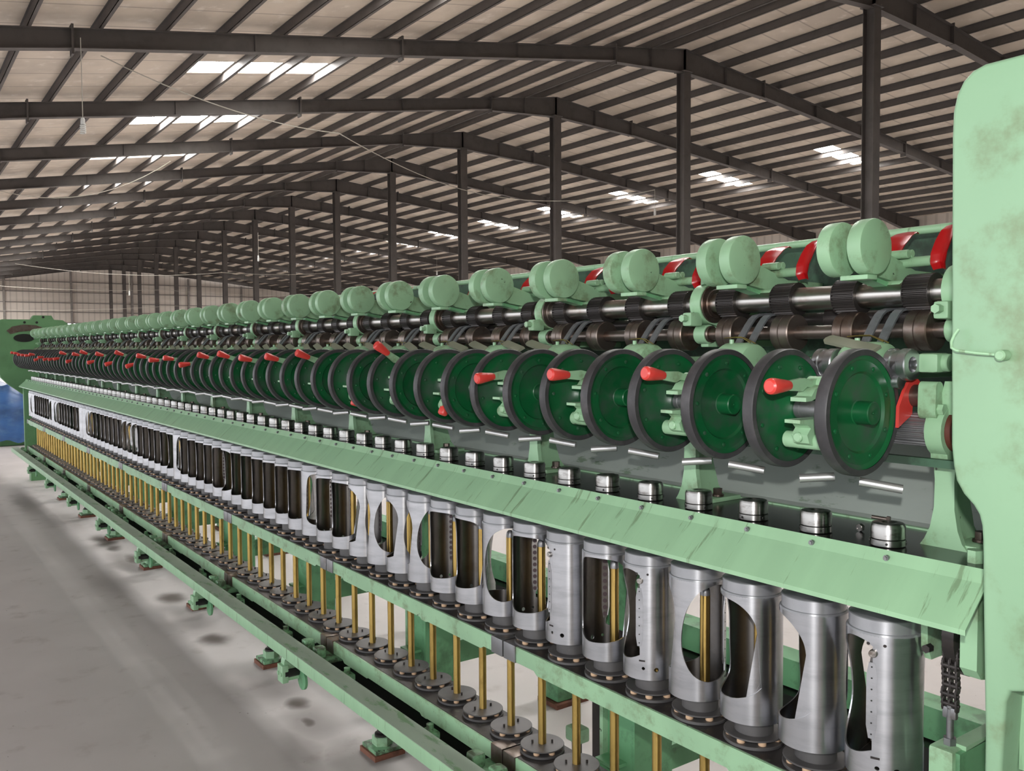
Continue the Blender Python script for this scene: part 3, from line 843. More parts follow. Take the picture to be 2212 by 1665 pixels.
# ------------------------------------------------------------------ green wheels
YW, ZW = 1.369, 1.4680
def wheel(hub, label):
    t = thing('friction_wheel', label, 'wheel', (xn(0), YW, ZW), 'dark green rubber-tyred wheels')
    obj('tyre', MB().lathe([(.0985, -.0115), (.1085, -.0115), (.1100, -.009), (.1100, .009), (.1085, .0115), (.0985, .0115)], 'x', (0, 0, 0), 72), RUBBER, t)
    if hub:
        pr = [(0, -.006), (.0985, -.010), (.0985, .0105), (.094, .0095), (.090, .0065), (.071, .0065), (.067, .002), (.060, .0005), (.022, .0005), (0.02, .002), (0, .002)]
    else:
        pr = [(0, -.006), (.0985, -.010), (.0985, .0105), (.095, .0085), (.089, .0060), (.075, .0080), (.055, .0120), (.036, .018), (.026, .026), (.022, .030), (0, .030)]
    dk = obj('disc', MB().lathe(pr, 'x', (0, 0, 0), 72), WHEEL, t)
    m = MB()
    for i in range(8):
        a = 2 * pi * i / 8 + .35
        m.lathe([(.0045, 0), (.0040, .0018), (.002, .0028), (0, .003)], 'x', ((.0062 if hub else .0075), .081 * cos(a), .081 * sin(a)), 10)
    obj('rivet_ring', m, WHEEL, dk)
    if hub:
        obj('hub', MB().lathe([(.0205, .0), (.0200, .029), (.0185, .0305), (.009, .0305), (.005, .0285), (.002, .0285), (.0015, .030), (0, .0302)], 'x', (0, 0, 0), 32), WHEEL, t)
    else:
        obj('axle', MB().lathe([(.0175, .029), (.0175, .040), (.0160, .041), (.0160, .072), (.0175, .073), (.0175, .077), (.0160, .078), (.0160, .135), (0, .135)], 'x', (0, 0, 0), 28), STEEL_DULL, t)
    return reg(t)
XWO = -.0005
def wx(n): return xn(n) + XWO - .0
labh = lambda i: 'dark green wheel with black tyre and round hub stub, %s from the near end' % nth(i + 1)
laba = lambda i: 'dark green wheel with black tyre and steel axle, %s from the near end' % nth(i + 1)
w_hub = wheel(True, labh(0)); w_hub.location = (wx(0), YW, ZW)
w_axle = wheel(False, laba(1)); w_axle.location = (wx(1), YW, ZW)
for n in range(2, N):
    src = w_hub if n % 2 == 0 else w_axle
    o = dup(src, (wx(n), YW, ZW), (labh if n % 2 == 0 else laba)(n))
    o.rotation_euler[0] = random.uniform(0, 6)

# ------------------------------------------------------------------ lift handles with red knobs
def rot_yz(pts, ang, py, pz):
    c, s = cos(ang), sin(ang)
    return [((x), py + (y - py) * c - (z - pz) * s, pz + (y - py) * s + (z - pz) * c) for x, y, z in pts]
def xm(k): return -.953 - .3 * k
def handle(k, ang, label, full=True):
    """cradle bracket between a pair of wheels, handle tilted by ang about its pivot"""
    t = thing('lift_handle', label, 'handle', (xm(k), 1.36, 1.515), 'red knobbed handles between the wheels')
    knob = MB().lathe([(0, 0), (.010, .0), (.0135, .003), (.0145, .008), (.0138, .018), (.0095, .050), (.0085, .054), (0, .055)], 'y', (0, -.137, 0), 24)
    arm = MB().prism([(-.086, -.009), (-.050, -.011), (-.038, -.004), (-.010, -.006), (.010, -.011), (.014, .0), (.010, .011), (-.030, .009), (-.046, .012), (-.086, .008)], 'x', -.005, .005)
    ar = obj('arm', arm, GREEN, t)
    obj('knob', knob, RED, ar)
    obj('pivot_boss', MB().cyl('x', (0, 0, 0), .014, -.018, .018, 20, .002), GREEN, t)
    return reg(t)
ANG = {0: .0, 1: -.12, 2: -.05, 3: .08, 4: 1.15, 5: -.62, 6: 1.25, 7: -.40, 8: -.28, 9: -.22, 10: -.35, 11: -.30}
h0 = None
for k in range(N // 2):
    ang = ANG.get(k, random.uniform(-.45, .35))
    pos = 'hanging down' if ang > .8 else 'raised up' if ang < -.5 else 'pointing at the aisle'
    label = 'green handle with red knob %s, %s wheel pair from the near end' % (pos, nth(k + 1))
    if h0 is None:
        h0 = handle(0, 0, label)
        for c in h0.children:
            if 'boss' not in c.name: c.rotation_euler[0] = ang
    else:
        o = dup(h0, (xm(k), 1.36, 1.515), label)
        for c in o.children:
            if 'boss' not in c.name: c.rotation_euler[0] = ang

def cradle():
    t = thing('axle_cradle', 'x', 'bracket', (xm(0), 1.37, 1.4735), 'green brackets clamping the wheel axles')
    m = MB()
    m.prism([(a, b + .010) for a, b in [(-.072, .010), (-.056, .012), (-.046, .024), (-.028, .030), (.00, .034), (.03, .040), (.03, .010), (-.01, .010), (-.04, .009), (-.056, .004), (-.072, .003)]], 'x', -.012, .020)
    obj('upper_jaw', m, GREEN, t)
    m = MB()
    m.prism([(-.088, -.018), (-.060, -.018), (.03, -.018), (.05, -.05), (.02, -.075), (-.030, -.074), (-.062, -.060), (-.068, -.045), (-.058, -.034), (-.066, -.027), (-.088, -.024)], 'x', -.012, .020)
    obj('lower_jaw', m, GREEN, t)
    obj('boss', MB().cyl('x', (0, -.038, -.058), .015, -.045, .045, 24, .002), GREEN, t)
    obj('bolt_head', MB().cyl('y', (0, 0, -.05), .009, -.070, -.058, 12, .002), GREEN, t)
    return reg(t)
c0 = cradle()
lab = lambda k: 'green cast bracket gripping the axle of the %s wheel pair from the near end' % nth(k + 1)
c0['label'] = lab(0)
for k in range(1, N // 2):
    dup(c0, (xm(k), 1.37, 1.4735), lab(k))

# short steel rods under the wheels
ra = MB().tube([(-1.028, 1.412, 1.332), (-.980, 1.452, 1.337)], .0080, 18).mesh('guide_rod', ROD)
rb = MB().tube([(-.914, 1.430, 1.338), (-.852, 1.466, 1.328)], .0080, 18).mesh('guide_rod', ROD)
for k in range(N // 2):
    for me, s in ((ra, 'pointing to the aisle'), (rb, 'pointing along the machine')):
        o = obj('guide_rod', me, ROD, None, (-.3 * k, 0, 0))
        tag(o, 'short steel rod %s, under the %s wheel pair from the near end' % (s, nth(k + 1)), 'rod', 'short steel rods under the wheels')
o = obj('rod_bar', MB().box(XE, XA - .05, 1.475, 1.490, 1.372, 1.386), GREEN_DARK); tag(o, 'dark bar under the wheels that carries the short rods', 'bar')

# ------------------------------------------------------------------ shafts
def fluted(r, x0, x1, nf, depth, name, mat):
    m = MB(); vs = []; seg = nf * 4
    for x in (x0, x1):
        for i in range(seg):
            q = i % 4
            rr = r if q in (0, 1) else r - depth
            a = 2 * pi * i / seg
            vs.append((x, rr * cos(a), rr * sin(a)))
    fs = [(i, (i + 1) % seg, (i + 1) % seg + seg, i + seg) for i in range(seg)]
    m.add(vs, fs)
    m.lathe([(0, x1), (r - depth, x1)], 'x', (0, 0, 0), seg)
    m.lathe([(0, x0), (r - depth, x0)], 'x', (0, 0, 0), seg)
    m.lathe([(r - depth - .001, x0 - .0005), (r - .0006, x0 - .0005), (r - .0006, x0 + .0012)], 'x', (0, 0, 0), seg)
    m.lathe([(r - depth - .001, x1 + .0005), (r - .0006, x1 + .0005), (r - .0006, x1 - .0012)], 'x', (0, 0, 0), seg)
    return m.mesh(name, mat, 25)
def shaft(name, label, y, z, r, mat, pieces, pname, pmat_list=None, xoff=0, skip=()):
    t = thing(name, label, 'shaft', (0, y, z))
    obj('shaft', MB().cyl('x', (0, 0, 0), r, XE, XA, 24), mat, t)
    for n in range(N):
        if n in skip: continue
        o = obj(pname, pieces, mat, t, (xn(n) + xoff, 0, 0))
        o.rotation_euler = (random.uniform(0, .2), 0, 0)
    return t
FR = fluted(.0358, -.036, .0145, 32, .0030, 'fluted_roller', BLACKSTEEL)
shaft('front_roller_shaft', 'upper polished steel shaft with black fluted rollers', 1.592, 1.681, .0245, STEEL, FR, 'fluted_roller', xoff=0.0)
BR = fluted(.032, -.030, .022, 40, .0014, 'fluted_roller', BLACKSTEEL)
shaft('rear_roller_shaft', 'dark fluted roller shaft hidden behind the upper polished shaft', 1.665, 1.640, .015, BLACKSTEEL, BR, 'fluted_roller', xoff=0.075)
cm = MB().lathe([(0, -.024), (.0372, -.024), (.039, -.022), (.039, -.004), (.037, -.003), (.037, -.001), (.039, 0), (.039, .019), (.0372, .021), (.020, .021), (.014, .021)], 'x', (0, 0, 0), 40)
cmm = cm.mesh('collar', BROWNSTEEL)
ct = shaft('collar_shaft', 'thin steel shaft with brown double collars below the fluted rollers', 1.581, 1.6105, .0142, BROWNSTEEL, cmm, 'collar')
DB = fluted(.031, -.060, .050, 26, .0022, 'fluted_drive_roller', STEEL_DULL)
shaft('drive_roller_shaft', 'fluted drive shaft behind the green wheels', 1.520, 1.432, .022, STEEL_DULL, DB, 'fluted_drive_roller')

# bearing brackets round the upper shaft, every four pitches
def bearing():
    t = thing('bearing_bracket', 'x', 'bracket', (-.8035, 1.592, 1.681), 'green bearing brackets on the upper shaft')
    pts = []
    for i in range(15):
        a = radians(75 + i * 13.5)
        pts.append((.047 * cos(a), .047 * sin(a)))
    poly = pts + [(.03, -.055), (.10, -.04), (.16, -.03), (.16, .02), (.05, .045), (.02, .050)]
    obj('housing', MB().prism(poly, 'x', -.028, .003), GREEN, t)
    obj('bearing_ring', MB().ring('x', (0, 0, 0), .025, .0445, .003, .008, 40, .001).ring('x', (0, 0, 0), .025, .034, .008, .014, 32, .001), BROWNSTEEL, t)
    obj('lower_lug', MB().box(-.030, -.002, -.070, -.03, -.052, -.020, .006), GREEN, t)
    obj('lower_bolt', MB().hexa('y', (-.017, 0, -.034), .0085, -.086, -.070), GREEN, t)
    obj('upper_bolt', MB().hexa('z', (-.016, -.01, 0), .0085, .046, .062), GREEN, t)
    obj('support_arm', MB().box(-.028, -.004, .02, .27, -.075, -.045, .004), GREEN, t)
    return reg(t)
b0 = bearing()
lab = lambda k: 'green bearing bracket clasping the upper shaft, %s from the near end' % nth(k + 1)
b0['label'] = lab(0)
NB = N // 4 + 1
for k in range(1, NB):
    dup(b0, (-.8035 - .6 * k, 1.592, 1.681), lab(k))
def small_bearing():
    t = thing('shaft_bush', 'x', 'bearing', (-.8035, 1.581, 1.6105), 'small green bushes on the collar shaft')
    obj('sleeve', MB().ring('x', (0, 0, 0), .0145, .0225, -.030, .003, 32, .0015), GREEN, t)
    obj('dark_ring', MB().ring('x', (0, 0, 0), .0145, .0195, .003, .010, 32, .001), BROWNSTEEL, t)
    obj('foot', MB().box(-.026, -.002, .0, .28, -.03, -.014, .003), GREEN, t)
    return reg(t)
s0 = small_bearing()
lab = lambda k: 'small pale green bush on the collar shaft, %s from the near end' % nth(k + 1)
s0['label'] = lab(0)
for k in range(1, NB):
    dup(s0, (-.8035 - .6 * k, 1.581, 1.6105), lab(k))

# stands under the drive shaft
def stand():
    t = thing('shaft_stand', 'x', 'stand', (-.8035, 1.52, 1.224), 'green stands between black plate and drive shaft')
    # tapered front rib, seen from the aisle
    pr = [(-.046, .0), (.040, 0), (.030, .012), (.022, .034), (.016, .07), (.015, .12), (.018, .165), (-.024, .165), (-.020, .12), (-.021, .07), (-.028, .034), (-.038, .012)]
    obj('front_rib', MB().prism(pr, 'y', .0, .012), GREEN, t)
    obj('web', MB().prism([(.006, 0), (.115, 0), (.09, .03), (.07, .09), (.06, .16), (.006, .165)], 'x', -.006, .006), GREEN, t)
    fo = obj('foot', MB().box(-.034, .052, .006, .115, .0, .010, .002), GREEN, t)
    obj('bolt', MB().cyl('z', (.038, .05, 0), .014, .012, .016, 20).hexa('z', (.038, .05, 0), .011, .016, .030), BROWNSTEEL, fo)
    pts = [(.046 * cos(radians(a)), .209 + .046 * sin(radians(a))) for a in range(-60, 241, 15)]
    obj('bearing_housing', MB().prism([(u * 1.0, w) for u, w in pts] + [(-.02, .150), (.02, .150)], 'x', -.016, .014), GREEN, t)
    obj('bearing_ring', MB().ring('x', (0, 0, .209), .022, .036, .014, .024, 36, .001), REDB, t)
    return reg(t)
st0 = stand()
lab = lambda k: 'green tapered stand with bolted foot under the wheels, %s from the near end' % nth(k + 1)
st0['label'] = lab(0)
for k in range(1, NB):
    dup(st0, (-.8035 - .6 * k, 1.52, 1.224), lab(k))

# rounded green covers between the wheel pairs
def cover():
    t = thing('gear_cover', 'x', 'cover', (xm(0) - .0, 1.505, 1.537), 'rounded green covers behind the wheels')
    obj('shell', MB().lathe([(0, -.038), (.041, -.036), (.049, -.032), (.053, -.024), (.053, .036), (.049, .044), (.039, .048), (0, .050)], 'x', (0, 0, 0), 40), GREEN, t)
    obj('back_lug', MB().box(-.02, .02, .03, .33, -.02, .02, .006), GREEN, t)
    obj('grease_nipple', MB().cyl('z', (-.01, -.01, 0), .005, .048, .060, 10), GREEN, t)
    return reg(t)
g0 = cover()
lab = lambda k: 'rounded green casting behind the %s wheel pair from the near end' % nth(k + 1)
g0['label'] = lab(0)
for k in range(1, N // 2):
    dup(g0, (xm(k), 1.505, 1.537), lab(k))

# curved grey guide strips with a brass wire clip
def guides():
    t = thing('yarn_guide', 'x', 'guide', (0, 0, 0), 'curved grey guide strips before the collar shaft')
    path = [(1.466, 1.532), (1.480, 1.553), (1.496, 1.575), (1.518, 1.604), (1.538, 1.628), (1.551, 1.641), (1.563, 1.648), (1.585, 1.6525), (1.62, 1.654)]
    for dx in (-.001, .032):
        pts = []
        for (ya, za), (yb, zb) in zip(path, path[1:]):
            for q in range(3):
                pts.append((0, ya + (yb - ya) * q / 3, za + (zb - za) * q / 3))
        pts.append((0, *path[-1]))
        o = obj('strip', MB().strip(pts, .0175, .004), STRIP, t, (xm(0) + dx, 0, 0))
    obj('wire_clip', MB().tube([(xm(0) - .035, 1.500, 1.600), (xm(0) + .0, 1.497, 1.602), (xm(0) + .014, 1.497, 1.602), (xm(0) + .052, 1.480, 1.590)], .0011, 6)
        .tube([(xm(0) - .035, 1.512, 1.601), (xm(0) + .01, 1.511, 1.601), (xm(0) + .052, 1.497, 1.588)], .0011, 6), GOLD, t)
    return reg(t)
y0_ = guides()
lab = lambda k: 'curved grey strips with brass clip over the %s wheel pair from the near end' % nth(k + 1)
y0_['label'] = lab(0)
for k in range(1, N // 2):
    dup(y0_, (-.3 * k, 0, 0), lab(k))

# olive stop levers lying over the wheel tops
lv = MB()
pl = [(-.062, -.008), (-.057, -.012), (.07, -.012), (.07, .012), (-.057, .012), (-.062, .008), (-.065, 0)]
lv.prism(pl, 'z', -.003, .003)
lvm = lv.mesh('stop_lever', OLIVE)
for n in [1] + list(range(7, N)):
    o = obj('stop_lever', lvm, OLIVE, None, (xn(n) + (.055 if n == 1 else -.01 if n % 2 else .02), 1.485, 1.586))
    o.rotation_euler = (radians(30), radians(9), radians(-14 + random.uniform(-5, 5)))
    tag(o, 'flat olive grey lever above the %s wheel from the near end' % nth(n + 1), 'lever', 'flat olive levers above the wheels')

# ------------------------------------------------------------------ weighting arms with twin drums
def weight():
    t = thing('weighting_arm', 'x', 'weighting arm', (-.921, 1.487, 1.764), 'green weighting arms with twin drums')
    for dx in (0, -.064):
        m = MB().lathe([(0, -.030), (.048, -.030), (.0505, -.028), (.0515, -.024), (.0515, -.004), (.0505, -.001), (.048, 0), (0, 0)], 'x', (0, 0, 0), 48)
        obj('drum', m, GREEN, t, (dx, 0, 0))
    obj('drum_axle', MB().cyl('x', (0, .02, -.01), .010, -.064, -.030, 12), GREEN, t)
    ax = -.047
    obj('arm', MB().prism([(.025, -.034), (.055, -.050), (.170, -.066), (.34, -.066), (.34, -.036), (.185, -.034), (.165, -.028), (.05, .006), (.03, .008)], 'x', ax - .016, ax + .016), GREEN, t)
    obj('under_arm', MB().prism([(.035, -.058), (.17, -.085), (.33, -.085), (.33, -.074), (.17, -.074), (.035, -.050)], 'x', ax - .014, ax + .016), GREEN_BACK, t)
    obj('drum_clip', MB().box(-.062, -.005, -.02, .012, -.060, -.051, .002), GREEN, t)
    k = MB().cyl('x', (0, .150, -.020), .010, -.060, .022, 16, .001).cyl('x', (0, .125, -.006), .0085, -.052, -.010, 12, .001).cyl('x', (0, .146, -.004), .008, -.058, -.014, 12, .001)
    obj('linkage', k, GREEN, t)
    obj('lower_roller', MB().cyl('x', (0, .10, -.070), .013, -.075, -.005, 20, .002), GREEN_SMOOTH, t)
    return reg(t)
w0 = weight()
lab = lambda k: 'pair of round green drums on a weighting arm, %s pair from the near end' % nth(k + 1)
w0['label'] = lab(0)
for k in range(1, N // 2):
    dup(w0, (-.921 - .3 * k, 1.487, 1.764), lab(k))
# red release levers behind the drums
def spoon(path, w):
    """curved spoon-like lever"""
    m = MB(); pts = []
    for (ya, za), (yb, zb) in zip(path, path[1:]):
        for q in range(4):
            pts.append((ya + (yb - ya) * q / 4, za + (zb - za) * q / 4))
    pts.append(path[-1]); n = len(pts); vs = []
    for i, (y, z) in enumerate(pts):
        t = i / (n - 1); ww = w * (.78 + .3 * sin(pi * min(1, t)))
        for side in (1, -1):
            for u in (-1, -.5, 0, .5, 1):
                vs.append((u * ww, y + side * .002 - .009 * u * u, z + side * .0006 - .003 * u * u))
    fs = []
    for i in range(n - 1):
        a, b = i * 10, (i + 1) * 10
        for j in range(4):
            fs.append((a + j, a + j + 1, b + j + 1, b + j)); fs.append((a + 5 + j, b + 5 + j, b + 6 + j, a + 6 + j))
        fs += [(a, b, b + 5, a + 5), (a + 4, a + 9, b + 9, b + 4)]
    fs += [(0, 5, 6, 1), (1, 6, 7, 2), (2, 7, 8, 3), (3, 8, 9, 4)]
    e = (n - 1) * 10
    fs += [(e, e + 1, e + 6, e + 5), (e + 1, e + 2, e + 7, e + 6), (e + 2, e + 3, e + 8, e + 7), (e + 3, e + 4, e + 9, e + 8)]
    return m.add(vs, fs)
ra_ = spoon([(1.618, 1.757), (1.632, 1.780), (1.655, 1.800), (1.675, 1.808), (1.690, 1.806)], .022).mesh('release_lever', REDD)
rb_ = spoon([(1.635, 1.728), (1.628, 1.740), (1.632, 1.760), (1.648, 1.785), (1.665, 1.805), (1.68, 1.814)], .014).mesh('release_lever', REDD)
for k in range(N // 2):
    o = obj('release_lever', ra_, REDD, None, (-.968 - .3 * k, 0, 0)); o.rotation_euler = (0, 0, 0)
    tag(o, 'curved red lever leaning back behind the %s drum pair from the near end' % nth(k + 1), 'lever', 'curved red levers behind the drums')
    o = obj('release_lever', rb_, REDD, None, (-.878 - .3 * k, 0, 0))
    tag(o, 'upright curved red lever beside the %s drum pair from the near end' % nth(k + 1), 'lever', 'curved red levers behind the drums')

# ------------------------------------------------------------------ bar along the aisle, its brackets, feet, lugs
t = thing('aisle_bar', 'long green square bar along the aisle, dusty on top', 'bar')
obj('bar', MB().box(XE - .10, -1.2, 1.235, 1.308, .386, .431, .002), GREEN_SMOOTH, t)
obj('dusty_top', MB().box(XE - .10, -1.2, 1.2365, 1.3065, .4305, .4318), GREEN_DUSTY, t)
def bar_bracket():
    t = thing('bar_bracket', 'x', 'bracket', (-3.30, 1.26, .300), 'green clamp brackets under the aisle bar')
    pts = [(.045 * cos(radians(a)), .045 * sin(radians(a))) for a in range(90, 181, 10)]
    m = MB().prism([(u + .045, w + .04) for u, w in pts] + [(.0, -.03), (.075, -.03), (.075, .085)], 'x', -.03, .005)
    obj('curved_plate', m, GREEN, t)
    obj('clamp_block', MB().box(-.040, .015, -.012, .014, -.035, .035, .004), GREEN, t)
    obj('clamp_bolt', MB().cyl('y', (-.026, 0, 0), .008, -.016, -.011, 14).cyl('y', (.003, 0, 0), .008, -.016, -.011, 14), GREEN, t)
    obj('counter_plate', MB().cyl('y', (.03, .0, -.028), .040, .06, .070, 28), GREEN_BACK, t)
    obj('pivot_rod', MB().cyl('y', (0, 0, 0), .018, .0, .2, 16), BLACK, t)
    return reg(t)
bb = bar_bracket()
lab = lambda k: 'green curved bracket hanging under the aisle bar, %s from the near end' % nth(k + 1)
bb['label'] = lab(1)
for k in range(8):
    if k == 0:
        dup(bb, (-2.10, 1.26, .300), lab(0)); continue
    if k == 1: continue
    dup(bb, (-3.30 - 1.2 * (k - 1), 1.26, .300), lab(k))
def foot():
    t = thing('levelling_foot', 'x', 'machine foot', (-3.043, 1.556, 0), 'levelling feet under the machine')
    obj('wooden_packing', MB().box(-.065, .065, -.065, .065, 0, .020), WOODPAD, t)
    obj('foot_plate', MB().box(-.060, .060, -.058, .060, .020, .036, .004), GREEN_OLD, t)
    obj('hex_base', MB().hexa('z', (0, 0, 0), .040, .036, .070), GREEN, t)
    obj('jack_screw', MB().lathe([(0, .07), (.030, .07), (.030, .078), (.020, .082), (.020, .115), (.028, .118), (.028, .128), (.016, .13), (.016, .175), (.0, .175)], 'z', (0, 0, 0), 20), BLACKSTEEL, t)
    obj('bracket', MB().box(-.04, .04, -.03, .12, .165, .20, .005), GREEN_OLD, t)
    return reg(t)
ft = foot()
lab = lambda k: 'green levelling foot on a brown packing pad, %s from the near end' % nth(k + 1)
ft['label'] = lab(1)
for k in range(-1, 7):
    if k == 0: continue
    dup(ft, (-3.043 - 1.2 * k, 1.556, 0), lab(k + 1))
def lugs():
    t = thing('rail_lug', 'x', 'lug', (-1.993, 1.34, .40), 'pairs of rounded lugs between aisle bar and lower rail')
    for dx in (.055, -.055):
        obj('lug', MB().box(dx - .022, dx + .022, -.02, .022, -.005, .038, .010), GREEN_OLD, t)
    obj('saddle', MB().box(-.08, .08, -.015, .10, -.03, -.006, .004), GREEN_OLD, t)
    obj('pivot', MB().cyl('x', (0, .02, -.04), .016, -.11, .11, 14), BLACKSTEEL, t)
    return reg(t)
lg = lugs()
lab = lambda k: 'grimy green lug pair beside the lower rail joint, %s from the near end' % nth(k + 1)
lg['label'] = lab(0)
for k in range(1, 9):
    dup(lg, (-1.993 - 1.2 * k, 1.34, .40), lab(k))
# black lifting beam in the gap behind the bar
o = obj('lifting_beam', MB().box(XE, -1.0, 1.345, 1.52, .300, .345), BLACK); tag(o, 'black beam in the gap below the lower rail', 'beam')
o = obj('oil_pipe', MB().tube([(XE, 1.46, .375), (-1.0, 1.46, .375)], .006, 8), BLACKSTEEL); tag(o, 'thin dark pipe under the lower rail', 'pipe')
# dirty nuts and clamps along the lifting beam
dk = MB().box(-.03, .03, -.02, .02, 0, .04, .006).cyl('z', (.0, 0, 0), .012, .04, .06, 8).mesh('beam_clamp', GREEN_OLD)
for k in range(0, 17):
    o = obj('beam_clamp', dk, GREEN_OLD, None, (-1.75 - .6 * k, 1.368, .345))
    tag(o, 'grimy green clamp on the black beam, %s from the near end' % nth(k + 1), 'clamp', 'clamps along the black beam')

# ------------------------------------------------------------------ frame posts and cross beams
def post():
    t = thing('frame_post', 'x', 'post', (-1.84, 1.75, 0), 'green uprights behind the brass spindles')
    obj('web', MB().box(-.05, .05, -.05, -.035, .18, 1.14), GREEN_BACK, t)
    obj('flange', MB().box(-.065, -.05, -.07, .12, .18, 1.14, .003), GREEN, t)
    obj('flange', MB().box(.05, .062, -.05, .10, .18, 1.14), GREEN_BACK, t)
    obj('cross_beam', MB().box(-.04, -.028, -.10, .75, .28, .39).box(-.05, .03, -.10, .75, .385, .395), GREEN_BACK, t)
    obj('end_bracket', MB().prism([(.0, .40), (.10, .40), (.14, .46), (.14, .60), (.0, .60)], 'x', -.045, -.03), GREEN_BACK, t)
    obj('post_foot', MB().box(-.07, .07, -.08, .10, .10, .18, .006), GREEN_OLD, t)
    obj('jack_screw', MB().cyl('z', (0, 0, 0), .022, .03, .10, 16), BLACKSTEEL, t)
    obj('packing', MB().box(-.08, .08, -.08, .08, 0, .03), WOODPAD, t)
    obj('rear_foot', MB().box(-.06, .05, .62, .76, .02, .28, .01), GREEN_BACK, t)
    obj('rear_packing', MB().box(-.07, .07, .60, .78, 0, .02), WOODPAD, t)
    return reg(t)
ps = post()
lab = lambda k: 'green frame upright with cross beam behind the brass spindles, %s from the near end' % nth(k + 1)
ps['label'] = lab(0)
for k in range(1, 9):
    dup(ps, (-1.84 - 1.17 * k, 1.75, 0), lab(k))
# small jack brackets seen on the floor beyond
def jack():
    t = thing('floor_jack', 'x', 'jack', (-2.33, 1.95, 0), 'small green jacks on the floor behind the spindles')
    obj('base', MB().box(-.06, .06, -.05, .05, 0, .035, .004), GREEN_OLD, t)
    obj('block', MB().box(-.04, .04, -.03, .03, .035, .13, .006), GREEN, t)
    obj('knob_bolt', MB().cyl('z', (0, 0, 0), .018, .13, .20, 14, .002), BLACKSTEEL, t)
    obj('head', MB().box(-.035, .035, -.025, .03, .20, .25, .008), GREEN, t)
    return reg(t)
jk = jack()
lab = lambda k: 'small green jack on the floor behind the spindles, %s from the near end' % nth(k + 1)
jk['label'] = lab(0)
for k in range(1, 6):
    dup(jk, (-2.33 - 1.17 * k, 1.95 + .02 * (k % 2), 0), lab(k))
o = obj('black_link_bar', MB().box(-2.19, -2.12, 1.90, 1.93, .0, .50), BLACKSTEEL); tag(o, 'upright dark steel bar left of the nearest green upright', 'bar')
o = obj('black_link_bar', MB().box(-3.36, -3.29, 1.90, 1.93, .0, .50), BLACKSTEEL); tag(o, 'upright dark steel bar left of the second green upright', 'bar')

# ------------------------------------------------------------------ near end housing
def housing():
    t = thing('gear_housing', 'large pale green cast housing at the right end of the machine', 'machine housing')
    Y0 = 1.25
    up = [(-.600, .0), (-.600, 1.03), (-.606, 1.22), (-.6085, 1.310), (-.610, 1.330), (-.614, 1.345), (-.622, 1.357), (-.636, 1.371), (-.647, 1.389), (-.6515, 1.410), (-.655, 1.440), (-.6575, 1.60), (-.661, 1.880), (-.660, 1.915),
          (-.655, 1.938), (-.646, 1.955), (-.633, 1.966), (-.616, 1.971), (-.20, 1.972)]
    # front plate built around the recess low on the right
    m = MB()
    out = up + [(-.20, 1.11), (-.545, 1.112), (-.566, 1.106), (-.572, 1.09), (-.577, .98), (-.578, .0)]
    bm = bmesh.new()
    vs = [bm.verts.new((x, Y0, z)) for x, z in out]
    f = bm.faces.new(vs)
    r = bmesh.ops.extrude_face_region(bm, geom=[f])
    for v in r['geom']:
        if isinstance(v, bmesh.types.BMVert): v.co.y += .60
    bmesh.ops.recalc_face_normals(bm, faces=bm.faces)
    ed = [e for e in bm.edges if all(abs(v.co.y - Y0) < 1e-5 for v in e.verts)]
    bmesh.ops.bevel(bm, geom=ed, offset=.006, segments=4, affect='EDGES', profile=.5)
    bm.verts.index_update()
    m.add([v.co[:] for v in bm.verts], [[v.index for v in f.verts] for f in bm.faces]); bm.free()
    obj('casting', m, HOUS, t, sharp=45)
    obj('recess_back', MB().box(-.58, -.20, 1.42, 1.44, .0, 1.12), GREEN_OLD, t)
    obj('recess_shaft', MB().cyl('y', (-.535, 0, 1.075), .022, 1.30, 1.43, 18, .002), BROWNSTEEL, t)
    obj('recess_bar', MB().box(-.575, -.566, 1.30, 1.42, .98, 1.105), GREEN_SMOOTH, t)
    h = MB().tube([(-.641, 1.240, 1.606), (-.6445, 1.236, 1.598), (-.6465, 1.232, 1.588), (-.645, 1.230, 1.580), (-.638, 1.230, 1.576), (-.610, 1.232, 1.5725), (-.585, 1.238, 1.570)], .0022, 8)
    obj('wire_hook', h, GREEN_SMOOTH, t)
    obj('hook_boss', MB().cyl('y', (-.580, 0, 1.5695), .0075, 1.230, 1.25, 16, .002), GREEN, t)
    obj('side_flange', MB().box(-.690, -.655, 1.44, 1.80, 1.10, 1.21, .004), GREEN_BACK, t)
    return t
HOUS = surf('housing_green_less_flash', (0.235, 0.395, 0.245), 0.36, 0, (0.14, 0.15, 0.07), 0.7, 6.5, 0.47, 0.68, 0.07, chips=(0.04, 0.05, 0.04), chip_lo=0.765, bump=0.25, bscale=22, rand=False)  # same green as the apron, darkened to offset the close flash
housing()
# light streak dirt handled by material noise; end plate joining shafts to the housing
t = thing('end_bearing_plate', 'green bearing castings where the shafts enter the right housing', 'bearing casting')
obj('upper_boss', MB().prism([(1.545 + .05 * cos(radians(a)), 1.655 + .055 * sin(radians(a))) for a in range(60, 300, 15)] + [(1.62, 1.61), (1.70, 1.62), (1.70, 1.73), (1.60, 1.74)], 'x', -.72, -.668), GREEN, t)
obj('lower_boss', MB().cyl('x', (0, 1.581, 1.6105), .026, -.775, -.66, 24, .002), GREEN, t)
obj('boss_ring', MB().cyl('x', (0, 1.581, 1.6105), .024, -.80, -.776, 24, .002), BROWNSTEEL, t)
obj('back_casting', MB().box(-.74, -.665, 1.62, 1.85, 1.25, 1.78, .01), GREEN_DARK, t)
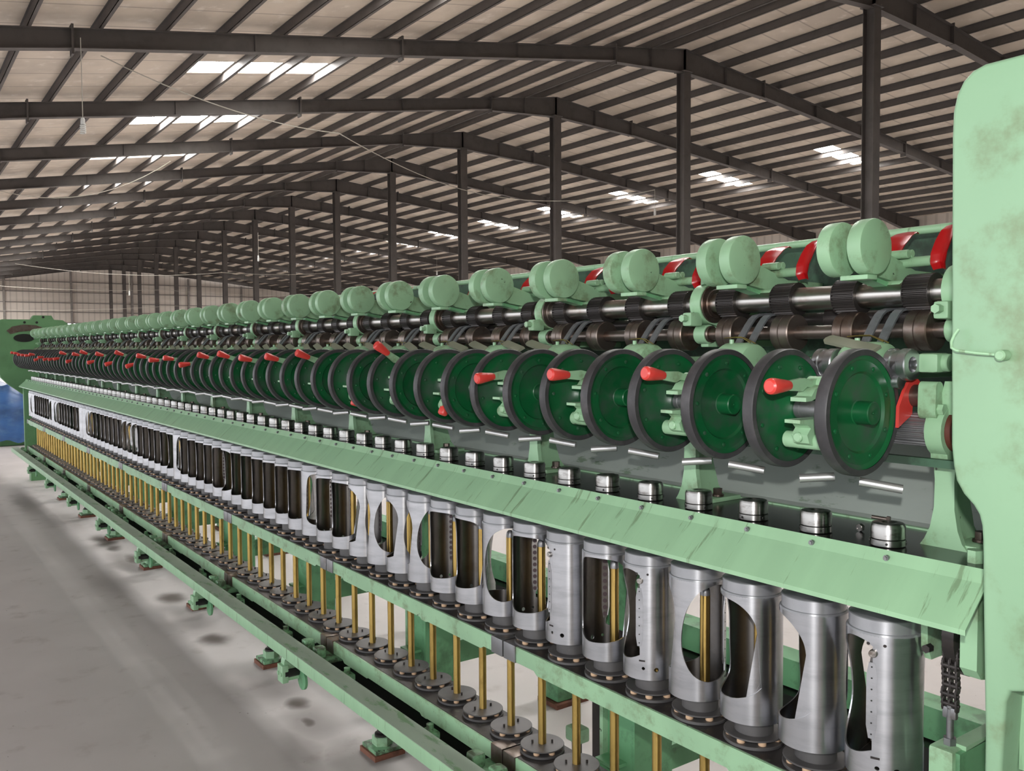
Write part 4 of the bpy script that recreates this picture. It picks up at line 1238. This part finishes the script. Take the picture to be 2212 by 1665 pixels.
# clamp on the first stand
t = thing('stand_clamp', 'green clamp bracket bolted on the nearest stand beside the right housing', 'bracket')
obj('clamp_body', MB().prism([(1.500, 1.462), (1.52, 1.474), (1.545, 1.476), (1.550, 1.505), (1.540, 1.520), (1.505, 1.520), (1.496, 1.50)], 'x', -.80, -.770), GREEN, t)
obj('link', MB().prism([(1.488 + .012 * cos(radians(a)), 1.508 + .012 * sin(radians(a))) for a in range(0, 181, 20)] + [(1.488 + .013 * cos(radians(a)), 1.468 + .014 * sin(radians(a))) for a in range(180, 361, 20)], 'x', -.832, -.80), GREEN, t)
obj('clamp_nut', MB().hexa('x', (0, 1.488, 1.472), .010, -.826, -.790), GREEN, t)
obj('brown_collar', MB().cyl('x', (0, 1.515, 1.492), .0205, -.868, -.838, 28, .002), BROWNSTEEL, t)
obj('collar_shaft', MB().cyl('x', (0, 1.515, 1.492), .012, -.838, -.66, 20), BROWNSTEEL, t)
# pulley group behind the first wheels
for i, (px_, lb) in enumerate(((-.858, 'grooved aluminium pulley with small roller right of the nearest wheel'), (-1.005, 'grooved aluminium pulley peeping out between the first and second wheel'))):
    t = thing('grooved_pulley', lb, 'pulley', (px_, 1.475, 1.549), 'aluminium pulleys behind the wheels')
    obj('pulley', MB().lathe([(.012, -.026), (.027, -.026), (.0285, -.024), (.0285, -.014), (.0265, -.012), (.0265, -.002), (.0285, 0), (.0285, .014), (.027, .016), (.014, .016), (.012, .010), (.012, -.026)], 'x', (0, 0, 0), 36), ALU, t)
    obj('small_roller', MB().lathe([(0, -.030), (.019, -.030), (.0195, -.026), (.0195, -.020), (.012, -.017), (.012, .0), (.013, .001), (.013, .006), (.0, .007)], 'x', (-.004, -.012, -.030), 28), ALU, t)
    obj('pulley_bolt', MB().cyl('x', (0, 0, 0), .008, -.03, .004, 16), STEEL_DULL, t)
    obj('carrier', MB().box(.01, .05, .02, .07, -.015, .020, .008).cyl('x', (0, .045, .003), .016, .03, .060, 20, .002), GREEN, t)
o = obj('red_trip_lever', MB().prism([(a + .035, b) for a, b in [(1.428, 1.437), (1.430, 1.475), (1.447, 1.502), (1.464, 1.520), (1.490, 1.522), (1.508, 1.508), (1.486, 1.500), (1.474, 1.478), (1.472, 1.458), (1.448, 1.447)]], 'x', -.866, -.860), RED)
tag(o, 'bright red curved trip lever beside the nearest green wheel', 'lever')
o = obj('hold_down_nut', MB().hexa('z', (-.722, 1.462, 0), .013, 1.224, 1.245), GREEN); tag(o, 'green painted bolt head on the black plate by the right housing', 'bolt')
o = obj('loose_bolt', MB().hexa('x', (0, 0, 0), .0062, .014, .020).cyl('x', (0, 0, 0), .0034, -.012, .014, 12), BROWNSTEEL, None, (-.905, 1.478, 1.2675)); o.rotation_euler = (0, radians(4), radians(20))
tag(o, 'small rusty bolt lying on the nearest steel cap', 'bolt')
o = obj('loose_nut', MB().hexa('y', (0, 0, 0), .0075, -.004, .004).ring('y', (0, 0, 0), .004, .006, -.0055, -.004, 14), STEEL, None, (-.975, 1.53, 1.2315)); tag(o, 'shiny loose nut on the black plate behind the nearest caps', 'nut')

# chain hoist under the apron
def chain():
    t = thing('roller_chain', 'oily black double roller chain hanging under the right end of the apron', 'chain', (-.763, 1.47, 0))
    z = 1.118; i = 0
    lk = MB()
    for s in (-.0115, 0, .0115):
        lk.prism([(-.0060, -.007), (-.004, -.0115), (.004, -.0115), (.0060, -.007), (.0048, 0), (.0060, .007), (.004, .0115), (-.004, .0115), (-.0060, .007), (-.0048, 0)], 'x', s - .0016, s + .0016)
    lk.cyl('x', (0, 0, .0), .0052, -.0115, .0115, 14).cyl('x', (0, 0, .0), .003, -.0155, .0155, 10)
    me = lk.mesh('chain_link', BLACKSTEEL)
    while z > .962:
        obj('chain_link', me, BLACKSTEEL, t, (.0012 * sin(i * 2.1), 0, z)); z -= .0165; i += 1
    obj('eye_bolt', MB().cyl('z', (0, 0, 0), .006, .900, .968, 14).hexa('z', (0, 0, 0), .011, .895, .912).box(-.012, .012, -.005, .005, .945, .965, .003), STEEL_DULL, t)
    return t
chain()
o = obj('chain_sprocket', MB().lathe([(0, -.014), (.070, -.014), (.078, -.010), (.078, .010), (.070, .014), (0, .014)], 'x', (-.763, 1.535, 1.085), 40), BLACKSTEEL)
tag(o, 'dark chain wheel behind the black chain at the right', 'sprocket')
t = thing('chain_hanger', 'green hanger plates either side of the chain wheel', 'bracket')
obj('left_plate', MB().prism([(1.46, 1.13), (1.462, 1.06), (1.475, 1.035), (1.60, 1.035), (1.60, 1.20), (1.46, 1.20)], 'x', -.812, -.800), GREEN, t)
obj('right_plate', MB().prism([(1.44, 1.20), (1.44, 1.05), (1.455, 1.033), (1.56, 1.010), (1.56, 1.20)], 'x', -.733, -.705), GREEN, t)
obj('hanger_bolt', MB().hexa('y', (-.800, 0, 1.058), .0075, 1.455, 1.47), BLACKSTEEL, t)
t = thing('lifting_bracket', 'green lifting bracket with curved flange at the lower right below the chain', 'bracket')
obj('block', MB().box(-.785, -.742, 1.440, 1.50, .845, .900, .006), GREEN, t)
obj('arm', MB().prism([(1.45, .852), (1.50, .845), (1.86, .845), (1.86, .905), (1.50, .898), (1.45, .897)], 'x', -.748, -.735), GREEN_BACK, t)
obj('arm_top', MB().box(-.762, -.735, 1.47, 1.86, .897, .905), GREEN, t)
obj('flange', MB().prism([(1.60, .845), (1.54, .80), (1.50, .72), (1.48, .60), (1.48, .40), (1.86, .40), (1.86, .845)], 'x', -.742, -.728), GREEN_BACK, t)
obj('under_nut', MB().hexa('z', (-.763, 1.47, 0), .010, .830, .845), BROWNSTEEL, t)
o = obj('blue_drum_disc', MB().cyl('x', (0, 1.70, .62), .17, -.86, -.83, 48, .004), BLUEP); tag(o, 'blue grey disc peeping out at the bottom right beneath the bracket', 'disc')

# ------------------------------------------------------------------ far end
def far_end():
    t = thing('end_casting', 'green cast end frame closing the far left end of the machine', 'machine housing')
    poly = [(1.13, 1.86), (1.15, 1.915), (1.20, 1.935), (1.50, 1.935), (1.53, 1.985), (1.72, 1.985), (1.745, 1.935), (1.84, 1.930), (1.895, 1.89), (1.90, .0), (1.45, .0), (1.45, 1.00), (1.25, 1.16), (1.17, 1.25), (1.14, 1.36)]
    obj('casting', MB().prism(poly, 'x', -12.05, -11.90), GREEN_FAR, t)
    pts = [(1.24 + .0, 1.80), (1.30, 1.85), (1.42, 1.875), (1.55, 1.865), (1.62, 1.84), (1.50, 1.80), (1.38, 1.79), (1.28, 1.76)]
    obj('rusty_slot', MB().prism(pts, 'x', -11.90, -11.895), BROWNSTEEL, t)
    obj('oval_hole', MB().prism([(1.42 + .11 * cos(radians(a)), 1.715 + .048 * sin(radians(a))) for a in range(0, 360, 15)], 'x', -11.90, -11.894), BLACK, t)
    for y, z in ((1.56, 1.90), (1.43, 1.90), (1.63, 1.965)):
        obj('dark_hole', MB().cyl('x', (0, y, z), .014, -11.90, -11.894, 12), BLACK, t)
    obj('left_post', MB().box(-11.86, -11.80, 1.385, 1.50, .36, 1.16, .004), GREEN_FAR, t)
far_end()
def tarp():
    m = MB(); nx, ny = 26, 34
    x0, x1, y0, y1 = -18.6, -16.3, .7, 2.35
    vs = []
    for j in range(ny + 1):
        for i in range(nx + 1):
            u, v = i / nx, j / ny
            x = x0 + (x1 - x0) * u; y = y0 + (y1 - y0) * v
            top = 1.10 - .28 * max(0, v - .35) / .65 - .1 * abs(u - .5)
            edge = min(1, min(u, 1 - u, v, 1 - v) * 9)
            z = .10 + (top - .10) * (edge ** .45)
            z += .03 * sin(x * 9 + y * 7) + .02 * sin(y * 23 + x * 5) + .012 * sin(x * 31)
            vs.append((x + .03 * sin(z * 14 + y * 9), y + .03 * sin(z * 11 + x * 6), z))
    fs = [(j * (nx + 1) + i, j * (nx + 1) + i + 1, (j + 1) * (nx + 1) + i + 1, (j + 1) * (nx + 1) + i) for j in range(ny) for i in range(nx)]
    m.add(vs, fs)
    t = thing('tarpaulin_covered_machine', 'blue tarpaulin draped over something green at the far left', 'tarpaulin')
    o = obj('tarpaulin', m, TARP, t, sharp=80)
    obj('covered_body', MB().box(-18.4, -16.45, .9, 2.25, .0, .30, .03), GREEN_FAR, t)
tarp()
